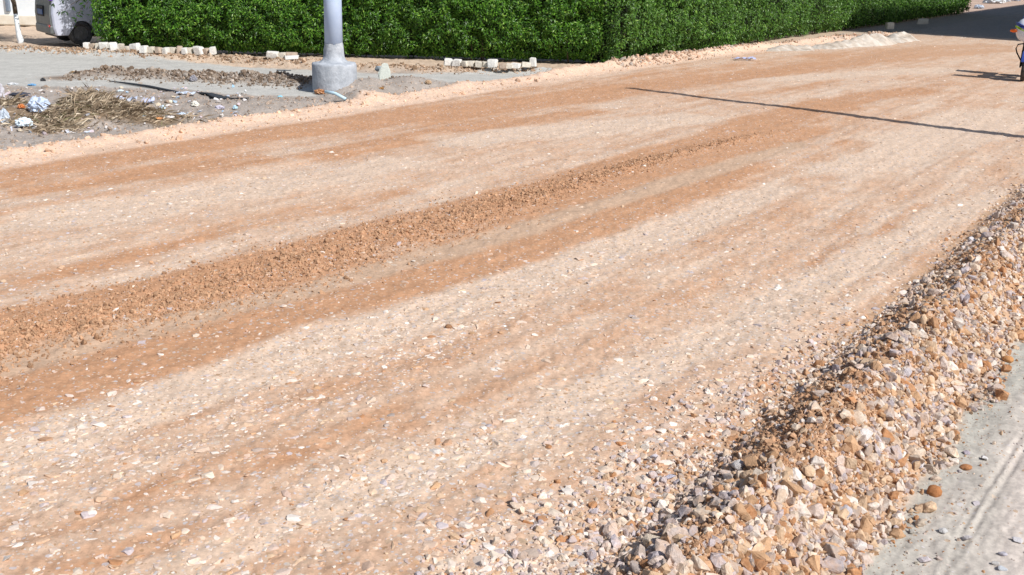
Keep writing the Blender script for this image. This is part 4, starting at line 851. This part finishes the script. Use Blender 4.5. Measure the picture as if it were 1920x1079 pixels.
item('plastic_piece', 'bag', 340, 215, 18, 7, (198, 212, 228), 'pale blue plastic piece right of the cyan one', 'plastic piece')
item('plastic_piece', 'bag', 412, 203, 20, 9, (196, 192, 206), 'lilac grey plastic lump under the dark spindle shaped shadow sheet', 'plastic piece')
item('plastic_piece', 'bag', 441, 203, 11, 8, (190, 218, 232), 'small light blue lump right of the lilac grey lump', 'plastic piece')
item('plastic_piece', 'bag', 437, 163, 6, 7, (176, 212, 236), 'tiny sky blue piece on the grey side street', 'plastic piece')
item('plastic_piece', 'bag', 525, 181, 12, 5, (160, 210, 226), 'flat turquoise piece left of the concrete foot', 'plastic piece')
item('plastic_piece', 'bag', 60, 160, 18, 5, (120, 168, 206), 'blue plastic strip on the pale ground at far left', 'plastic piece')
item('plastic_piece', 'bag', 81, 151, 12, 8, (60, 60, 62), 'black crumpled scrap behind the blue strip', 'plastic piece')
item('paper_scrap', 'bag', 25, 158, 26, 5, (212, 214, 216), 'line of white paper bits left of the blue strip', 'paper')
item('paper_scrap', 'sheet', 350, 176, 36, 7, (196, 206, 222), 'pale blue grey paper sheets behind the white pointed stone', 'paper', 0, .05)
item('plastic_sheet', 'sheet', 1396, 111, 40, 6, (178, 184, 216), 'flat lilac plastic bag at the far road edge', 'plastic sheet', .2, .08)
item('concrete_lump', 'bag', 362, 142, 15, 14, (150, 148, 156), 'grey broken block on the low rubble ridge', 'rubble')
item('concrete_lump', 'bag', 465, 142, 26, 17, (176, 156, 136), 'tan boulder on the rubble ridge near the pole', 'rubble')
item('concrete_lump', 'bag', 139, 137, 20, 6, (150, 122, 84), 'brown clod at the left end of the rubble ridge', 'rubble')
item('stone', 'bag', 690, 176, 12, 9, (226, 218, 204), 'cream pointed stone at the verge edge right of the foot', 'stone')
item('stone', 'bag', 715, 167, 10, 4, (170, 126, 70), 'small ochre stone on the grey mound', 'stone')
item('stone', 'bag', 803, 161, 13, 8, (186, 160, 130), 'lone tan stone between side street and peach bank', 'stone')
item('clay_lump', 'bag', 604, 174, 34, 11, (176, 128, 90), 'orange brown clay lump against the concrete foot', 'clay lump')
p = G(722, 155); me = rock_mesh('concrete_lump', 77, 1.25, 12, .08); o = link_mesh('concrete_lump', me, stone_mat((206, 212, 204)), loc=(p[0], p[1], .19), rot=(0, .15, .4)); o.scale = (.17, .14, .17); tag(o, 'upright whitish concrete chunk on the mound right of the pole', 'rubble')
p = G(712, 152); me = rock_mesh('concrete_lump', 79, .8, 12, .08); o = link_mesh('concrete_lump', me, stone_mat((150, 160, 168)), loc=(p[0], p[1], .24), rot=(0, .15, .4)); o.scale = (.13, .12, .12); tag(o, 'smaller grey blue chunk touching the upright concrete chunk', 'rubble')
a, b = G(612, 174, .12), G(648, 186, .05); bm = bmesh.new(); bm_tube(bm, [(a[0], a[1]-.15, .16), ((a[0]+b[0])/2, (a[1]+b[1])/2-.05, .13), (b[0], b[1], .05)], .03, 10); tag(bm_obj('plastic_tube', bm, litter_mat((186, 212, 226)), smooth=True), 'pale blue plastic tube lying against the concrete foot', 'tube')
# dark line and spindle shapes standing in for shadows on the side street
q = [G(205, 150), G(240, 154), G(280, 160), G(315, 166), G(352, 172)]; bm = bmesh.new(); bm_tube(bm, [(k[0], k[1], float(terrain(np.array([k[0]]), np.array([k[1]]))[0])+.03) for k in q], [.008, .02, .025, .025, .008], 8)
M_SHADOW = noisy('shadow_dark', tuple(lin(52, 56, 62)), tuple(lin(66, 70, 76)), 10, .8, .3); tag(bm_obj('thin_shadow', bm, M_SHADOW, smooth=True), 'thin dark strip laid as a shadow on the grey side street', 'shadow_streak')
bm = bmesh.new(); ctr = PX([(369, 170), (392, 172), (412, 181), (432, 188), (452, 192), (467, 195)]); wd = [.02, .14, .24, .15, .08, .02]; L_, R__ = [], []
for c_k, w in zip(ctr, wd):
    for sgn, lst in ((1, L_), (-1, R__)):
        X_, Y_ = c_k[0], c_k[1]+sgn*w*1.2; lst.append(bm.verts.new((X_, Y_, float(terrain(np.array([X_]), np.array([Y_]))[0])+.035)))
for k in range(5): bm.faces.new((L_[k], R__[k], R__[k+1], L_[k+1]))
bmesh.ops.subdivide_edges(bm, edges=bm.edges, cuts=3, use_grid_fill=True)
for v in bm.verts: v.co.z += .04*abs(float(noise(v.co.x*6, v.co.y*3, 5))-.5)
o = bm_obj('shadow_patch', bm, M_SHADOW, smooth=True); s_ = o.modifiers.new('solid', 'SOLIDIFY'); s_.thickness = .02; tag(o, 'dark grey spindle shaped sheet laid as a shadow on the verge rubble', 'shadow_patch')  # dark spindle sheet takes the place of a shadow on the ground
# heap of dry grass
rg4 = np.random.default_rng(99); n = 12000; cen = [(168, 212, .34, .34), (212, 218, .34, .16), (130, 222, .28, .16), (275, 224, .42, .05), (110, 236, .25, .08), (20, 200, .22, .05), (50, 225, .2, .03)]
pk = rg4.choice(len(cen), n, p=[.50, .18, .12, .05, .07, .05, .03]); X = np.empty(n); Y = np.empty(n); hz = np.empty(n)
for k, (x, y, r, h) in enumerate(cen):
    c_k = G(x, y); s = pk == k; a_, b_ = rg4.normal(0, r, s.sum())*.92, rg4.normal(0, r*.7, s.sum()); X[s] = c_k[0]+a_; Y[s] = c_k[1]+b_; hz[s] = h*np.exp(-(a_**2+b_**2)/(2*r*r))*rg4.uniform(.3, 1, s.sum())
P = np.stack([X, Y, terrain(X, Y)+hz+.02], 1); N = rg4.normal(0, .5, (n, 3))+np.array([0, -.5, 1.4])
gcol = np.array([lin(172, 154, 130), lin(194, 176, 152), lin(146, 128, 108), lin(128, 122, 90), lin(214, 200, 178)])[rg4.choice(5, n, p=[.3, .26, .2, .07, .17])]
o = link_mesh('dry_grass', leaves_mesh('dry_grass', P, N, rg4.uniform(.05, .22, n)*(1+.6*(rg4.uniform(0,1,n)<.08)), gcol, rg4, .1, .022), noisy('straw', (.9, .9, .9), (1.1, 1.1, 1.1), 20, .8, 0, attr=True)); tag(o, 'heap of dry cut grass dumped on the verge at left', 'dry grass', None, 'stuff')
# far rubbish beyond the hedge end
FR = [(1865, 4, 26, 9, (226, 232, 238), 'widest white rubbish patch beyond the hedge end'), (1835, 15, 14, 6, (190, 200, 214), 'bluish rubbish bag just past the hedge end'), (1885, 2, 14, 5, (214, 222, 230), 'white rubbish bag right of the widest patch'),
      (1850, 5, 12, 5, (206, 210, 216), 'grey white rubbish lump left of the widest patch'), (1905, 1, 12, 4, (200, 208, 220), 'pale rubbish lump farthest right in the sunlit strip')]
for x, y, w, h, c, lb in FR: item('rubbish_bag', 'bag', x, y, w, h, c, lb, 'rubbish bag')

# countless small scraps of plastic and paper
rg5 = np.random.default_rng(123); n = 420; x = rg5.uniform(-60, 470, n); y = rg5.uniform(158, 246, n); P = np.array([G(a, b) for a, b in zip(x, y)])
v = P@RV; u = P@RU; k = (v < edge_v(u)-.45) & (rg5.uniform(0, 1, n) < .35+.65*noise(P[:, 0]*.9, P[:, 1]*.9, 5)); P = P[k]; n = len(P)
sc = np.array([lin(226, 230, 234), lin(196, 212, 232), lin(206, 200, 214), lin(150, 190, 220), lin(70, 72, 78), lin(200, 140, 90), lin(212, 208, 190)])[rg5.choice(7, n, p=[.34, .22, .14, .08, .08, .04, .10])]
o = bake('litter_scraps', T_FLAT, np.stack([P[:, 0], P[:, 1], terrain(P[:, 0], P[:, 1])+.015], 1), rg5.uniform(.02, .065, n), np.full(n, .35), sc, M_STONE, rg5)
tag(o, 'many tiny scraps of paper and plastic strewn over the far verge', 'litter', None, 'stuff')
